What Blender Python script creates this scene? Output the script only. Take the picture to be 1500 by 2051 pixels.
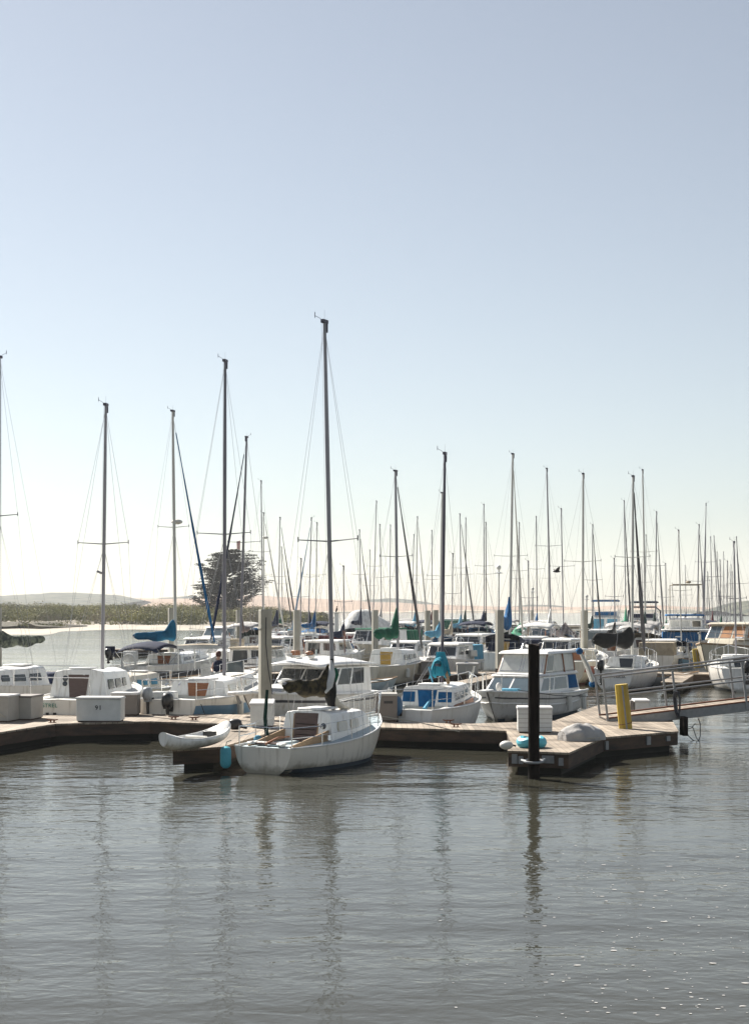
import bpy, bmesh, math, random
from mathutils import Vector, Matrix, noise
R = math.radians
random.seed(7)
for o in list(bpy.data.objects): bpy.data.objects.remove(o)
C = bpy.context.scene.collection
# ------------------------------------------------------------------ camera
F = 2900.0; HY = 1222.0; CH = 3.5           # focal length in photo pixels, horizon row, eye height
cam = bpy.data.cameras.new("Camera"); camo = bpy.data.objects.new("Camera", cam); C.objects.link(camo)
bpy.context.scene.camera = camo
camo.location = (0, 0, CH); camo.rotation_euler = (R(90), 0, 0)
cam.sensor_fit = 'HORIZONTAL'; cam.sensor_width = 36.0; cam.lens = 36.0 * F / 1500.0
cam.shift_y = (HY - 1025.5) / 1500.0; cam.clip_end = 9000; cam.clip_start = 0.5
# ------------------------------------------------------------------ light
SUN_AZ, SUN_EL = -40.0, 40.0                # degrees left of the view axis, above the horizon
w = bpy.data.worlds.new("World"); bpy.context.scene.world = w; w.use_nodes = True
nt = w.node_tree; bg = nt.nodes['Background']
sky = nt.nodes.new('ShaderNodeTexSky'); sky.sky_type = 'NISHITA'; sky.sun_disc = False
sky.sun_elevation = R(SUN_EL); sky.sun_rotation = R(SUN_AZ)
sky.altitude = 0; sky.air_density = 1.05; sky.dust_density = 0.3; sky.ozone_density = 4.0
hs = nt.nodes.new('ShaderNodeHueSaturation'); hs.inputs['Saturation'].default_value = 0.60
nt.links.new(sky.outputs[0], hs.inputs['Color'])
tn = nt.nodes.new('ShaderNodeMix'); tn.data_type = 'RGBA'; tn.blend_type = 'MULTIPLY'; tn.inputs['Factor'].default_value = 1; tn.inputs['B'].default_value = (1.02, 0.975, 0.90, 1)
nt.links.new(hs.outputs[0], tn.inputs['A']); nt.links.new(tn.outputs['Result'], bg.inputs[0])
bg.inputs[1].default_value = 0.0505
sl = bpy.data.lights.new("Sun", 'SUN'); so = bpy.data.objects.new("Sun", sl); C.objects.link(so)
sl.energy = 5.0; sl.angle = R(0.5); sl.color = (1.0, 0.94, 0.85)
sd = Vector((math.sin(R(SUN_AZ)) * math.cos(R(SUN_EL)), math.cos(R(SUN_AZ)) * math.cos(R(SUN_EL)), math.sin(R(SUN_EL))))
so.rotation_euler = sd.to_track_quat('Z', 'Y').to_euler()
vs = bpy.context.scene.view_settings
vs.view_transform = 'Standard'; vs.look = 'None'; vs.exposure = 1.24; vs.gamma = 1; vs.use_curve_mapping = False

# ------------------------------------------------------------------ helpers
def at(px, py, D): return Vector(((px - 750) / F * D, D, CH - (py - HY) / F * D))
def wat(px, py):
    D = CH * F / (py - HY); return Vector(((px - 750) / F * D, D, 0))
DZ = 0.5
def dk(px, py):
    D = (CH - DZ) * F / (py - HY); return Vector(((px - 750) / F * D, D, DZ))

def mat(name, col, rough=0.5, metal=0.0, col2=None, scale=3.0, amt=0.5, bump=0.0, bscale=None, detail=4, stretch=(1, 1, 1), spec=0.5):
    m = bpy.data.materials.new(name); m.use_nodes = True; n = m.node_tree; b = n.nodes['Principled BSDF']
    b.inputs['Roughness'].default_value = rough; b.inputs['Metallic'].default_value = metal
    b.inputs['Specular IOR Level'].default_value = spec
    c1 = (*col, 1); b.inputs['Base Color'].default_value = c1
    tc = n.nodes.new('ShaderNodeTexCoord'); mp = n.nodes.new('ShaderNodeMapping'); mp.inputs['Scale'].default_value = stretch
    n.links.new(tc.outputs['Object'], mp.inputs[0])
    if col2 is None: col2 = tuple(c * 0.78 for c in col)
    nz = n.nodes.new('ShaderNodeTexNoise'); nz.inputs['Scale'].default_value = scale; nz.inputs['Detail'].default_value = detail
    nz.inputs['Roughness'].default_value = 0.65
    n.links.new(mp.outputs[0], nz.inputs['Vector'])
    rp = n.nodes.new('ShaderNodeValToRGB'); rp.color_ramp.elements[0].position = 0.5 - 0.3 * (1.2 - amt); rp.color_ramp.elements[1].position = 0.5 + 0.3 * (1.2 - amt)
    rp.color_ramp.elements[0].color = (*col2, 1); rp.color_ramp.elements[1].color = c1
    n.links.new(nz.outputs[0], rp.inputs[0]); n.links.new(rp.outputs[0], b.inputs['Base Color'])
    if bump:
        nb = n.nodes.new('ShaderNodeTexNoise'); nb.inputs['Scale'].default_value = bscale or scale * 3; nb.inputs['Detail'].default_value = 3
        n.links.new(mp.outputs[0], nb.inputs['Vector'])
        bp = n.nodes.new('ShaderNodeBump'); bp.inputs['Strength'].default_value = 1; bp.inputs['Distance'].default_value = bump
        n.links.new(nb.outputs[0], bp.inputs['Height']); n.links.new(bp.outputs[0], b.inputs['Normal'])
    return m

def gelcoat(name, col, dirt=0.75, streak=True):
    """painted fibreglass: near-uniform paint with rain streaks and grime of its own"""
    m = mat(name, col, 0.32, col2=tuple(c * dirt for c in col), scale=1.3, amt=0.2, stretch=(1, 1, 0.6), detail=6)
    n = m.node_tree; b = n.nodes['Principled BSDF']
    src = b.inputs['Base Color'].links[0].from_socket
    tc = n.nodes.new('ShaderNodeTexCoord'); mp = n.nodes.new('ShaderNodeMapping'); mp.inputs['Scale'].default_value = (9, 9, 0.7)
    n.links.new(tc.outputs['Object'], mp.inputs[0])
    nz = n.nodes.new('ShaderNodeTexNoise'); nz.inputs['Scale'].default_value = 1.0; nz.inputs['Detail'].default_value = 5
    n.links.new(mp.outputs[0], nz.inputs['Vector'])
    rp = n.nodes.new('ShaderNodeValToRGB'); rp.color_ramp.elements[0].position = 0.53; rp.color_ramp.elements[1].position = 0.74
    rp.color_ramp.elements[0].color = (0, 0, 0, 1); rp.color_ramp.elements[1].color = (0.55, 0.55, 0.55, 1)
    n.links.new(nz.outputs[0], rp.inputs[0])
    mx = n.nodes.new('ShaderNodeMix'); mx.data_type = 'RGBA'; mx.inputs['B'].default_value = (0.32, 0.27, 0.2, 1)
    n.links.new(rp.outputs[0], mx.inputs['Factor']); n.links.new(src, mx.inputs['A'])
    # weed and scum just above the waterline, ragged upper edge
    sp = n.nodes.new('ShaderNodeSeparateXYZ'); n.links.new(tc.outputs['Object'], sp.inputs[0])
    n2 = n.nodes.new('ShaderNodeTexNoise'); n2.inputs['Scale'].default_value = 5; n2.inputs['Detail'].default_value = 5; n.links.new(tc.outputs['Object'], n2.inputs['Vector'])
    ma = n.nodes.new('ShaderNodeMath'); ma.operation = 'MULTIPLY_ADD'; ma.inputs[1].default_value = .28; n.links.new(n2.outputs[0], ma.inputs[0]); n.links.new(sp.outputs[2], ma.inputs[2])
    mr = n.nodes.new('ShaderNodeMapRange'); mr.inputs['From Min'].default_value = .2; mr.inputs['From Max'].default_value = .36; mr.inputs['To Min'].default_value = .75; mr.inputs['To Max'].default_value = 0; n.links.new(ma.outputs[0], mr.inputs[0])
    m2 = n.nodes.new('ShaderNodeMix'); m2.data_type = 'RGBA'; m2.inputs['B'].default_value = (0.14, 0.12, 0.07, 1); n.links.new(mr.outputs[0], m2.inputs['Factor']); n.links.new(mx.outputs['Result'], m2.inputs['A'])
    n.links.new(m2.outputs['Result'], b.inputs['Base Color'])
    return m

def planks(name, c1, c2, width=0.14, axis=0, gap=0.06):
    """weathered boards across one axis, grey-brown with dark joints"""
    m = mat(name, c1, 0.85, col2=c2, scale=1.1, amt=0.75, detail=6, bump=0.004, bscale=18)
    n = m.node_tree; b = n.nodes['Principled BSDF']; src = b.inputs['Base Color'].links[0].from_socket
    tc = n.nodes.new('ShaderNodeTexCoord'); sp = n.nodes.new('ShaderNodeSeparateXYZ'); n.links.new(tc.outputs['Object'], sp.inputs[0])
    dv = n.nodes.new('ShaderNodeMath'); dv.operation = 'DIVIDE'; dv.inputs[1].default_value = width; n.links.new(sp.outputs[axis], dv.inputs[0])
    fr = n.nodes.new('ShaderNodeMath'); fr.operation = 'FRACT'; n.links.new(dv.outputs[0], fr.inputs[0])
    lt = n.nodes.new('ShaderNodeMath'); lt.operation = 'LESS_THAN'; lt.inputs[1].default_value = gap; n.links.new(fr.outputs[0], lt.inputs[0])
    fl = n.nodes.new('ShaderNodeMath'); fl.operation = 'FLOOR'; n.links.new(dv.outputs[0], fl.inputs[0])
    wn = n.nodes.new('ShaderNodeTexWhiteNoise'); wn.noise_dimensions = '1D'; n.links.new(fl.outputs[0], wn.inputs['W'])
    mr = n.nodes.new('ShaderNodeMapRange'); mr.inputs['To Min'].default_value = 0.72; mr.inputs['To Max'].default_value = 1.15; n.links.new(wn.outputs[0], mr.inputs[0])
    vm = n.nodes.new('ShaderNodeVectorMath'); vm.operation = 'SCALE'; n.links.new(src, vm.inputs[0]); n.links.new(mr.outputs[0], vm.inputs['Scale'])
    mx = n.nodes.new('ShaderNodeMix'); mx.data_type = 'RGBA'; mx.inputs['B'].default_value = (0.03, 0.025, 0.02, 1)
    n.links.new(lt.outputs[0], mx.inputs['Factor']); n.links.new(vm.outputs[0], mx.inputs['A']); n.links.new(mx.outputs['Result'], b.inputs['Base Color'])
    return m

M = {}
M['white'] = gelcoat('white_gelcoat', (0.79, 0.77, 0.73))
M['white2'] = gelcoat('bright_gelcoat', (0.84, 0.83, 0.80), 0.85)
M['cream'] = gelcoat('cream_gelcoat', (0.66, 0.60, 0.48))
M['chalk'] = gelcoat('chalky_gelcoat', (0.80, 0.75, 0.66), 0.86)
M['deckblue'] = mat('blue_grey_nonskid', (0.45, 0.53, 0.56), 0.7, scale=5, bump=0.002, bscale=60)
M['deckgrey'] = mat('grey_nonskid', (0.55, 0.55, 0.52), 0.7, scale=5, bump=0.002, bscale=60)
M['anti'] = mat('antifouling', (0.05, 0.07, 0.09), 0.7)
M['antired'] = mat('red_antifouling', (0.22, 0.07, 0.05), 0.7)
M['stripe'] = mat('blue_stripe_paint', (0.13, 0.26, 0.40), 0.35)
M['stripered'] = mat('red_brown_stripe', (0.28, 0.09, 0.06), 0.4)
M['stripedk'] = mat('dark_stripe', (0.06, 0.06, 0.07), 0.4)
M['glass'] = mat('dark_window_glass', (0.03, 0.035, 0.04), 0.06, spec=0.8)
M['glassb'] = mat('pale_window_glass', (0.09, 0.12, 0.14), 0.08, spec=0.8)
M['vinyl'] = mat('pale_clear_vinyl', (0.62, 0.62, 0.58), 0.3, amt=0.6, scale=4)
M['teak'] = mat('teak_wood', (0.34, 0.14, 0.06), 0.5, col2=(0.2, 0.075, 0.03), scale=6, stretch=(1, 1, 6))
M['teakgrey'] = mat('weathered_teak', (0.42, 0.28, 0.16), 0.65, col2=(0.25, 0.16, 0.09), scale=6, stretch=(1, 5, 5))
M['mustard'] = mat('mustard_board', (0.45, 0.27, 0.05), 0.6)
M['brownboard'] = mat('brown_hatch_board', (0.13, 0.085, 0.07), 0.6, col2=(0.08, 0.05, 0.045), scale=5, stretch=(1, 1, 5))
M['curtain'] = mat('orange_curtain', (0.42, 0.2, 0.07), 0.7, col2=(0.3, 0.13, 0.05), scale=6, stretch=(1, 1, .2))
M['alumid'] = mat('grey_purple_mast', (0.17, 0.165, 0.19), 0.4, 0.25, scale=1)
M['alu'] = mat('anodised_mast', (0.31, 0.30, 0.32), 0.4, 0.25, scale=1)
M['aludk'] = mat('dark_mast', (0.09, 0.08, 0.11), 0.4, 0.2, scale=1)
M['mastwhite'] = mat('painted_mast', (0.62, 0.61, 0.56), 0.45, scale=1)
M['steel'] = mat('stainless_tube', (0.72, 0.72, 0.72), 0.22, 0.85, scale=1)
M['wire'] = mat('rigging_wire', (0.32, 0.32, 0.33), 0.4, 0.4, scale=1)
M['galv'] = mat('galvanised_steel', (0.27, 0.28, 0.29), 0.5, 0.5, scale=9, amt=.6)
def canvas(name, c): return mat(name, c, 0.85, col2=tuple(x * 0.55 for x in c), scale=2.5, amt=0.5, bump=0.02, bscale=5, spec=0.2)
M['navy'] = canvas('navy_canvas', (0.018, 0.026, 0.06))
M['blue'] = canvas('royal_blue_canvas', (0.012, 0.12, 0.30))
M['cyan'] = canvas('turquoise_canvas', (0.03, 0.30, 0.42))
M['seablue'] = canvas('sea_blue_canvas', (0.015, 0.15, 0.27))
M['ltblue'] = canvas('pale_blue_canvas', (0.12, 0.36, 0.52))
M['green'] = canvas('green_canvas', (0.012, 0.12, 0.07))
M['dkgreen'] = canvas('dark_green_canvas', (0.012, 0.045, 0.035))
M['mint'] = canvas('faded_green_tarp', (0.07, 0.34, 0.2))
M['black'] = canvas('black_canvas', (0.016, 0.016, 0.016))
M['maroon'] = canvas('maroon_canvas', (0.1, 0.02, 0.025))
M['grey'] = mat('grey_tarp', (0.42, 0.41, 0.40), 0.85, col2=(0.3, 0.29, 0.28), scale=2.5, bump=0.05, bscale=4, spec=.2)
M['whitetarp'] = canvas('white_tarp', (0.72, 0.72, 0.7))
M['tan'] = canvas('tan_canvas', (0.42, 0.36, 0.27))
M['camo'] = mat('camouflage_canvas', (0.075, 0.058, 0.028), 0.85, col2=(0.02, 0.018, 0.012), scale=6, amt=0.95, bump=0.03, bscale=6, spec=0.2)
M['camog'] = mat('grey_camouflage_canvas', (0.17, 0.19, 0.14), 0.85, col2=(0.045, 0.055, 0.05), scale=5, amt=0.95, bump=0.03, bscale=5, spec=0.2)
M['plaid'] = mat('mottled_tarp', (0.20, 0.16, 0.15), 0.85, col2=(0.05, 0.035, 0.035), scale=9, amt=0.9, bump=0.02, bscale=5)
M['plastic'] = mat('black_plastic', (0.02, 0.02, 0.022), 0.35)
M['engine'] = mat('grey_engine_cowl', (0.35, 0.37, 0.38), 0.35)
M['engineb'] = mat('blue_engine_cover', (0.03, 0.12, 0.24), 0.6)
M['orange'] = mat('orange_patch', (0.75, 0.3, 0.05), 0.6)
M['fender'] = mat('white_fender', (0.66, 0.65, 0.6), 0.5, amt=.6)
M['fcyan'] = mat('turquoise_plastic', (0.10, 0.48, 0.58), 0.5, col2=(0.05, 0.3, 0.38))
M['rope'] = mat('rope', (0.5, 0.46, 0.38), 0.9)
M['ropedk'] = mat('dark_hose', (0.03, 0.035, 0.045), 0.6)
M['rubber'] = mat('rubber', (0.02, 0.02, 0.02), 0.8)
M['rust'] = mat('rusty_iron', (0.18, 0.07, 0.035), 0.8)
M['deckwood'] = planks('dock_boards', (0.36, 0.30, 0.235), (0.17, 0.135, 0.10))
M['fascia'] = mat('dock_timber', (0.10, 0.063, 0.04), 0.85, col2=(0.035, 0.027, 0.022), scale=1.6, amt=.6, stretch=(1, 1, 5), bump=.006, detail=6)
M['float'] = mat('weedy_float', (0.025, 0.025, 0.02), 0.9)
M['pile'] = mat('concrete_pile', (0.40, 0.385, 0.33), 0.85, col2=(0.26, 0.25, 0.21), scale=2.5, amt=.5, bump=.004, bscale=30, detail=8, stretch=(1, 1, .35))
M['tar'] = mat('tarred_wood', (0.016, 0.011, 0.009), 0.85, col2=(0.006, 0.005, 0.004), scale=3, stretch=(4, 4, .4), amt=.7, bump=.01, bscale=8, spec=.1)
M['yellow'] = mat('yellow_pile_paint', (0.50, 0.36, 0.035), 0.6, col2=(0.33, 0.22, 0.03), scale=3, amt=.5, stretch=(1, 1, .3))
M['boxtan'] = mat('tan_plastic_box', (0.20, 0.175, 0.155), 0.55, scale=2)
M['boxgrey'] = mat('grey_plastic_box', (0.40, 0.385, 0.35), 0.55, scale=2)
M['boxwhite'] = mat('white_plastic_box', (0.66, 0.67, 0.65), 0.5, scale=2)
M['boxlid'] = mat('pale_box_lid', (0.62, 0.61, 0.59), 0.5, scale=2, amt=.6)
M['ink'] = mat('black_lettering', (0.02, 0.02, 0.025), 0.6)
M['inkgreen'] = mat('green_lettering', (0.05, 0.22, 0.16), 0.6)
M['skin'] = mat('skin', (0.5, 0.3, 0.22), 0.6)
M['hair'] = mat('dark_red_hair', (0.09, 0.025, 0.015), 0.7)
M['bird'] = mat('dark_feathers', (0.03, 0.027, 0.03), 0.8)
M['birdpale'] = mat('pale_feathers', (0.3, 0.27, 0.24), 0.8)
M['solar'] = mat('solar_panel', (0.02, 0.025, 0.05), 0.15)
M['flagred'] = mat('faded_flag', (0.62, 0.25, 0.22), 0.8, col2=(0.7, 0.62, 0.6), scale=4, stretch=(.2, .2, 9), amt=1.1)

class MB:
    def __init__(s): s.v = []; s.f = []
    def add(s, vs, fs):
        o = len(s.v); s.v += [tuple(p) for p in vs]; s.f += [tuple(i + o for i in f) for f in fs]; return s
    def hexa(s, b, t):
        return s.add(list(b) + list(t), [(3, 2, 1, 0), (4, 5, 6, 7), (0, 1, 5, 4), (1, 2, 6, 5), (2, 3, 7, 6), (3, 0, 4, 7)])
    def box(s, c, d, rz=0, top=1.0):
        x, y, z = c; a, b, h = d[0] / 2, d[1] / 2, d[2] / 2; cs, sn = math.cos(rz), math.sin(rz)
        def P(u, v, k): return (x + u * cs - v * sn, y + u * sn + v * cs, z + k)
        return s.hexa([P(-a, -b, -h), P(a, -b, -h), P(a, b, -h), P(-a, b, -h)], [P(-a * top, -b * top, h), P(a * top, -b * top, h), P(a * top, b * top, h), P(-a * top, b * top, h)])
    def prism(s, poly, z0, z1):
        n = len(poly)
        A = sum(poly[i][0] * poly[(i + 1) % n][1] - poly[(i + 1) % n][0] * poly[i][1] for i in range(n))
        if A < 0: poly = poly[::-1]
        return s.add([(p[0], p[1], z0) for p in poly] + [(p[0], p[1], z1) for p in poly],
                     [tuple(range(n))[::-1], tuple(range(n, 2 * n))] + [(i, (i + 1) % n, n + (i + 1) % n, n + i) for i in range(n)])
    def loft(s, rings, caps=True, closed=True):
        n = len(rings[0]); vs = [p for r in rings for p in r]; fs = []
        for i in range(len(rings) - 1):
            for j in range(n if closed else n - 1):
                k = (j + 1) % n; fs.append((i * n + j, i * n + k, (i + 1) * n + k, (i + 1) * n + j))
        if caps: fs += [tuple(range(n))[::-1], tuple(range((len(rings) - 1) * n, len(rings) * n))]
        return s.add(vs, fs)
    def tube(s, pts, r, n=8, flat=1.0):
        pts = [Vector(p) for p in pts]; rs = r if isinstance(r, (list, tuple)) else [r] * len(pts)
        rings = []; up = None
        for i, p in enumerate(pts):
            d = (pts[min(i + 1, len(pts) - 1)] - pts[max(i - 1, 0)])
            if d.length < 1e-9: d = Vector((0, 0, 1))
            d.normalize()
            if up is None:
                up = Vector((0, 0, 1)) if abs(d.z) < 0.9 else Vector((1, 0, 0))
            a = d.cross(up); a = a.normalized() if a.length > 1e-6 else Vector((1, 0, 0)); b = a.cross(d).normalized(); up = b
            rings.append([p + (a * math.cos(t) * flat + b * math.sin(t)) * rs[i] for t in [2 * math.pi * k / n for k in range(n)]])
        return s.loft(rings)
    def ell(s, c, r, n=12, m=8, rz=0, pw=1.0):
        rings = []
        for i in range(1, m):
            th = -math.pi / 2 + math.pi * i / m; q = []
            for j in range(n):
                ph = 2 * math.pi * j / n
                f = lambda v: math.copysign(abs(v) ** pw, v)
                x, y, z = f(math.cos(ph)) * f(math.cos(th)) * r[0], f(math.sin(ph)) * f(math.cos(th)) * r[1], f(math.sin(th)) * r[2]
                q.append((c[0] + x * math.cos(rz) - y * math.sin(rz), c[1] + x * math.sin(rz) + y * math.cos(rz), c[2] + z))
            rings.append(q)
        return s.loft(rings)
    def plate(s, q, t=0.01, off=0.003):
        q = [Vector(p) for p in q]; nn = (q[1] - q[0]).cross(q[-1] - q[0]).normalized()
        n = len(q); return s.loft([[p - nn * 0.004 for p in q], [p + nn * (off + t) for p in q]])
    def build(s, name, m, parent=None, smooth=35, bevel=0, bseg=2):
        me = bpy.data.meshes.new(name); me.from_pydata(s.v, [], s.f); 
        bm = bmesh.new(); bm.from_mesh(me); bmesh.ops.recalc_face_normals(bm, faces=bm.faces); bm.to_mesh(me); bm.free()
        me.materials.append(M[m] if isinstance(m, str) else m)
        if smooth:
            for p in me.polygons: p.use_smooth = True
            me.set_sharp_from_angle(angle=R(smooth))
        o = bpy.data.objects.new(name, me); C.objects.link(o)
        if parent: o.parent = parent
        if bevel:
            b = o.modifiers.new('bevel', 'BEVEL'); b.width = bevel; b.segments = bseg; b.limit_method = 'ANGLE'; b.angle_limit = R(30)
        return o
def tag(o, label=None, cat=None, group=None, kind=None):
    if label: o['label'] = label
    if cat: o['category'] = cat
    if group: o['group'] = group
    if kind: o['kind'] = kind
    return o
def thing(name, label, cat, loc=(0, 0, 0), rz=0, group=None):
    o = bpy.data.objects.new(name, None); C.objects.link(o); o.location = loc; o.rotation_euler = (0, 0, rz); o.empty_display_size = .3
    return tag(o, label, cat, group)
def text(s, size, m, parent, loc, rot, name='lettering', serif=False, sx=1.0):
    cu = bpy.data.curves.new('t', 'FONT'); cu.body = s; cu.size = size; cu.align_x = 'CENTER'; cu.align_y = 'CENTER'; cu.extrude = 0.002; cu.offset = size * .014; cu.space_character = 1.15
    t = bpy.data.objects.new('t', cu); C.objects.link(t); bpy.context.view_layer.update()
    me = bpy.data.meshes.new_from_object(t.evaluated_get(bpy.context.evaluated_depsgraph_get())); bpy.data.objects.remove(t)
    me.materials.clear(); me.materials.append(M[m]); o = bpy.data.objects.new(name, me); C.objects.link(o); o.parent = parent
    o.location = loc; o.rotation_euler = rot; o.scale = (sx, 1, 1); return o
def lerp(a, b, t): return a + (b - a) * t
def sm(a, b, x):
    t = max(0, min(1, (x - a) / (b - a))); return t * t * (3 - 2 * t)
def interp(tab, x):
    if x <= tab[0][0]: return tab[0][1]
    for (a, va), (b, vb) in zip(tab, tab[1:]):
        if x <= b: return lerp(va, vb, (x - a) / (b - a))
    return tab[-1][1]
# ------------------------------------------------------------------ water, land, sky-line
def water():
    m = bpy.data.materials.new('estuary_water'); m.use_nodes = True; n = m.node_tree; b = n.nodes['Principled BSDF']
    b.inputs['Base Color'].default_value = (0.042, 0.041, 0.031, 1); b.inputs['Roughness'].default_value = 0.06
    b.inputs['IOR'].default_value = 1.333
    geo = n.nodes.new('ShaderNodeNewGeometry'); prev = None
    pm = n.nodes.new('ShaderNodeMapping'); pm.inputs['Scale'].default_value = (.35, 1, 1); pm.inputs['Rotation'].default_value = (0, 0, R(14)); n.links.new(geo.outputs['Position'], pm.inputs[0])
    pn = n.nodes.new('ShaderNodeTexNoise'); pn.inputs['Scale'].default_value = .05; pn.inputs['Detail'].default_value = 7; pn.inputs['Roughness'].default_value = .62; n.links.new(pm.outputs[0], pn.inputs['Vector'])
    pr = n.nodes.new('ShaderNodeMapRange'); pr.inputs['From Min'].default_value = .38; pr.inputs['From Max'].default_value = .62; pr.inputs['To Min'].default_value = .35; pr.inputs['To Max'].default_value = 1.3; n.links.new(pn.outputs[0], pr.inputs[0])
    for sc, dist, strx, rot in ((0.06, 0.16, 0.35, 8), (0.3, 0.13, 0.45, 12), (1.3, 0.038, 0.6, -8), (3.8, 0.022, 0.65, 5), (9.0, 0.008, 0.8, 20)):
        mp = n.nodes.new('ShaderNodeMapping'); mp.inputs['Scale'].default_value = (strx, 1, 1); mp.inputs['Rotation'].default_value = (0, 0, R(rot))
        n.links.new(geo.outputs['Position'], mp.inputs[0])
        nz = n.nodes.new('ShaderNodeTexNoise'); nz.inputs['Scale'].default_value = sc; nz.inputs['Detail'].default_value = 2.5; nz.inputs['Distortion'].default_value = 0.4
        n.links.new(mp.outputs[0], nz.inputs['Vector'])
        bp = n.nodes.new('ShaderNodeBump'); bp.inputs['Strength'].default_value = 1; bp.inputs['Distance'].default_value = dist * WAVE
        n.links.new(nz.outputs[0], bp.inputs['Height'])
        if sc > .2: n.links.new(pr.outputs[0], bp.inputs['Strength'])
        if prev: n.links.new(prev.outputs[0], bp.inputs['Normal'])
        prev = bp
    n.links.new(prev.outputs[0], b.inputs['Normal'])
    mb = MB(); mb.add([(-2050, -60, 0), (2050, -60, 0), (2050, 2950, 0), (-2050, 2950, 0)], [(0, 1, 2, 3)])
    tag(mb.build('water', m, smooth=0), kind='structure', label='calm brown-grey harbour water with fine ripples')
WAVE = 0.88
water()
def foam():
    mb = MB(); rnd = random.Random(3)
    for i in range(260):
        px = rnd.uniform(1080, 1500) if rnd.random() < .8 else rnd.uniform(850, 1500); py = rnd.uniform(1690, 2040)
        if rnd.random() > interp([(1690, .35), (1740, 1), (2040, .6)], py): continue
        p = wat(px, py); r = rnd.uniform(.004, .013) * (1.6 if rnd.random() < .12 else 1); el = rnd.uniform(1, 2.4)
        n = 7; mb.add([(p.x + math.cos(a) * r * el * rnd.uniform(.6, 1.2), p.y + math.sin(a) * r * 1.2 * rnd.uniform(.6, 1.2), .004) for a in [2 * math.pi * k / n for k in range(n)]], [tuple(range(n))])
    m = mat('foam', (0.42, 0.41, 0.4), .7)
    tag(mb.build('foam_flecks', m, smooth=0), 'scattered pale foam flecks floating on the water in the lower right', 'foam', kind='stuff')
foam()

def seabed_strip(name, label, prof, D0, D1, m, base=-1.0, kind='structure', rough=0.6, front=0.5, steps=10, xs=None, nseed=0, freq=.02):
    """terrain strip: crest line given by rows of the skyline at distance D1, rising from D0 and falling again behind"""
    x0, x1 = prof[0][0], prof[-1][0]; nx = xs or int((x1 - x0) / 6); rings = []
    for j in range(steps + 5):
        row = []
        for i in range(nx + 1):
            px = lerp(x0, x1, i / nx); zt = CH - (interp(prof, px) - HY) / F * D1
            if j <= steps:
                t = j / steps; D = lerp(D0, D1, t); z = lerp(base, zt, t ** front)
            else:
                t = (j - steps) / 4; D = D1 + (D1 - D0) * .6 * t; z = lerp(zt, base, t ** 1.6)
            X = (px - 750) / F * D1 * (D / D1) ** .3
            z += rough * (noise.noise(Vector((X * freq, D * freq, nseed))) + .5 * noise.noise(Vector((X * freq * 3, D * freq * 3, nseed)))) * (1 if j < steps else .4) * min(1, j / 2)
            row.append((X, D, z))
        rings.append(row)
    mb = MB(); mb.loft(rings, caps=False, closed=False)
    return tag(mb.build(name, m, smooth=60), label, None, kind=kind)
sand = mat('dune_sand', (0.35, 0.25, 0.18), 0.95, col2=(0.27, 0.19, 0.135), scale=.012, amt=.6, detail=6, spec=.1)
# scrub patches grow on the sand: their own colour, set by a large noise
sandveg = mat('dune_sand_with_scrub', (0.50, 0.40, 0.31), 0.95, col2=(0.13, 0.125, 0.09), scale=.02, amt=1.05, detail=8, spec=.1, stretch=(.5, 1, 3))
scrub = mat('hill_scrub', (0.13, 0.13, 0.095), 0.95, col2=(0.045, 0.055, 0.045), scale=.05, amt=.9, detail=8, spec=.1)
seabed_strip('dunes', 'long pale sand dunes along the far shore', [(-400, 1204), (150, 1203), (215, 1201), (260, 1198), (330, 1199), (400, 1197), (450, 1194), (520, 1193), (560, 1196), (620, 1199), (700, 1202), (760, 1204), (800, 1205), (850, 1209), (920, 1213), (1000, 1216), (1100, 1215), (1180, 1216), (1240, 1213), (1300, 1212), (1360, 1215), (1460, 1218), (1900, 1219)], 1690, 2150, sand, rough=1.6, front=.7, freq=.008)
seabed_strip('hills', 'grey-green scrub hill beyond the left bank', [(-400, 1200), (-100, 1197), (0, 1194), (30, 1192), (80, 1190), (100, 1187), (150, 1187), (200, 1190), (240, 1192), (262, 1197), (290, 1203)], 1300, 1900, scrub, rough=1.5, front=.8, nseed=3, freq=.01)
seabed_strip('dune_scrub', 'dark scrub along the crest of the middle dune', [(690, 1210), (728, 1202), (780, 1198), (820, 1201), (860, 1207), (890, 1214)], 2060, 2130, scrub, rough=1.2, nseed=5)
seabed_strip('dune_scrub', 'low dark scrub on the distant dune crest at right centre', [(990, 1219), (1030, 1214), (1060, 1211), (1110, 1212), (1125, 1214), (1150, 1220)], 2080, 2130, scrub, rough=1.2, nseed=6)
seabed_strip('dune_scrub', 'thin dark scrub line on the crest beside the tree', [(300, 1202), (325, 1197), (350, 1196), (385, 1193), (400, 1196), (410, 1202)], 2080, 2130, scrub, rough=1.2, nseed=7)
seabed_strip('foredunes', 'low sandy foreshore with scattered scrub under the dunes', [(560, 1224), (640, 1222), (760, 1223), (860, 1222), (960, 1221), (1060, 1222), (1160, 1221), (1290, 1219), (1370, 1220), (1500, 1221), (1900, 1221)], 1640, 1780, sandveg, rough=1.2, front=.8, nseed=9, freq=.02)
seabed_strip('hills', 'grey scrub hillside behind the masts at the right edge', [(1425, 1224), (1445, 1214), (1465, 1207), (1490, 1204), (1560, 1200), (1900, 1190)], 800, 1000, scrub, rough=1.2, front=.7, nseed=11)
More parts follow.
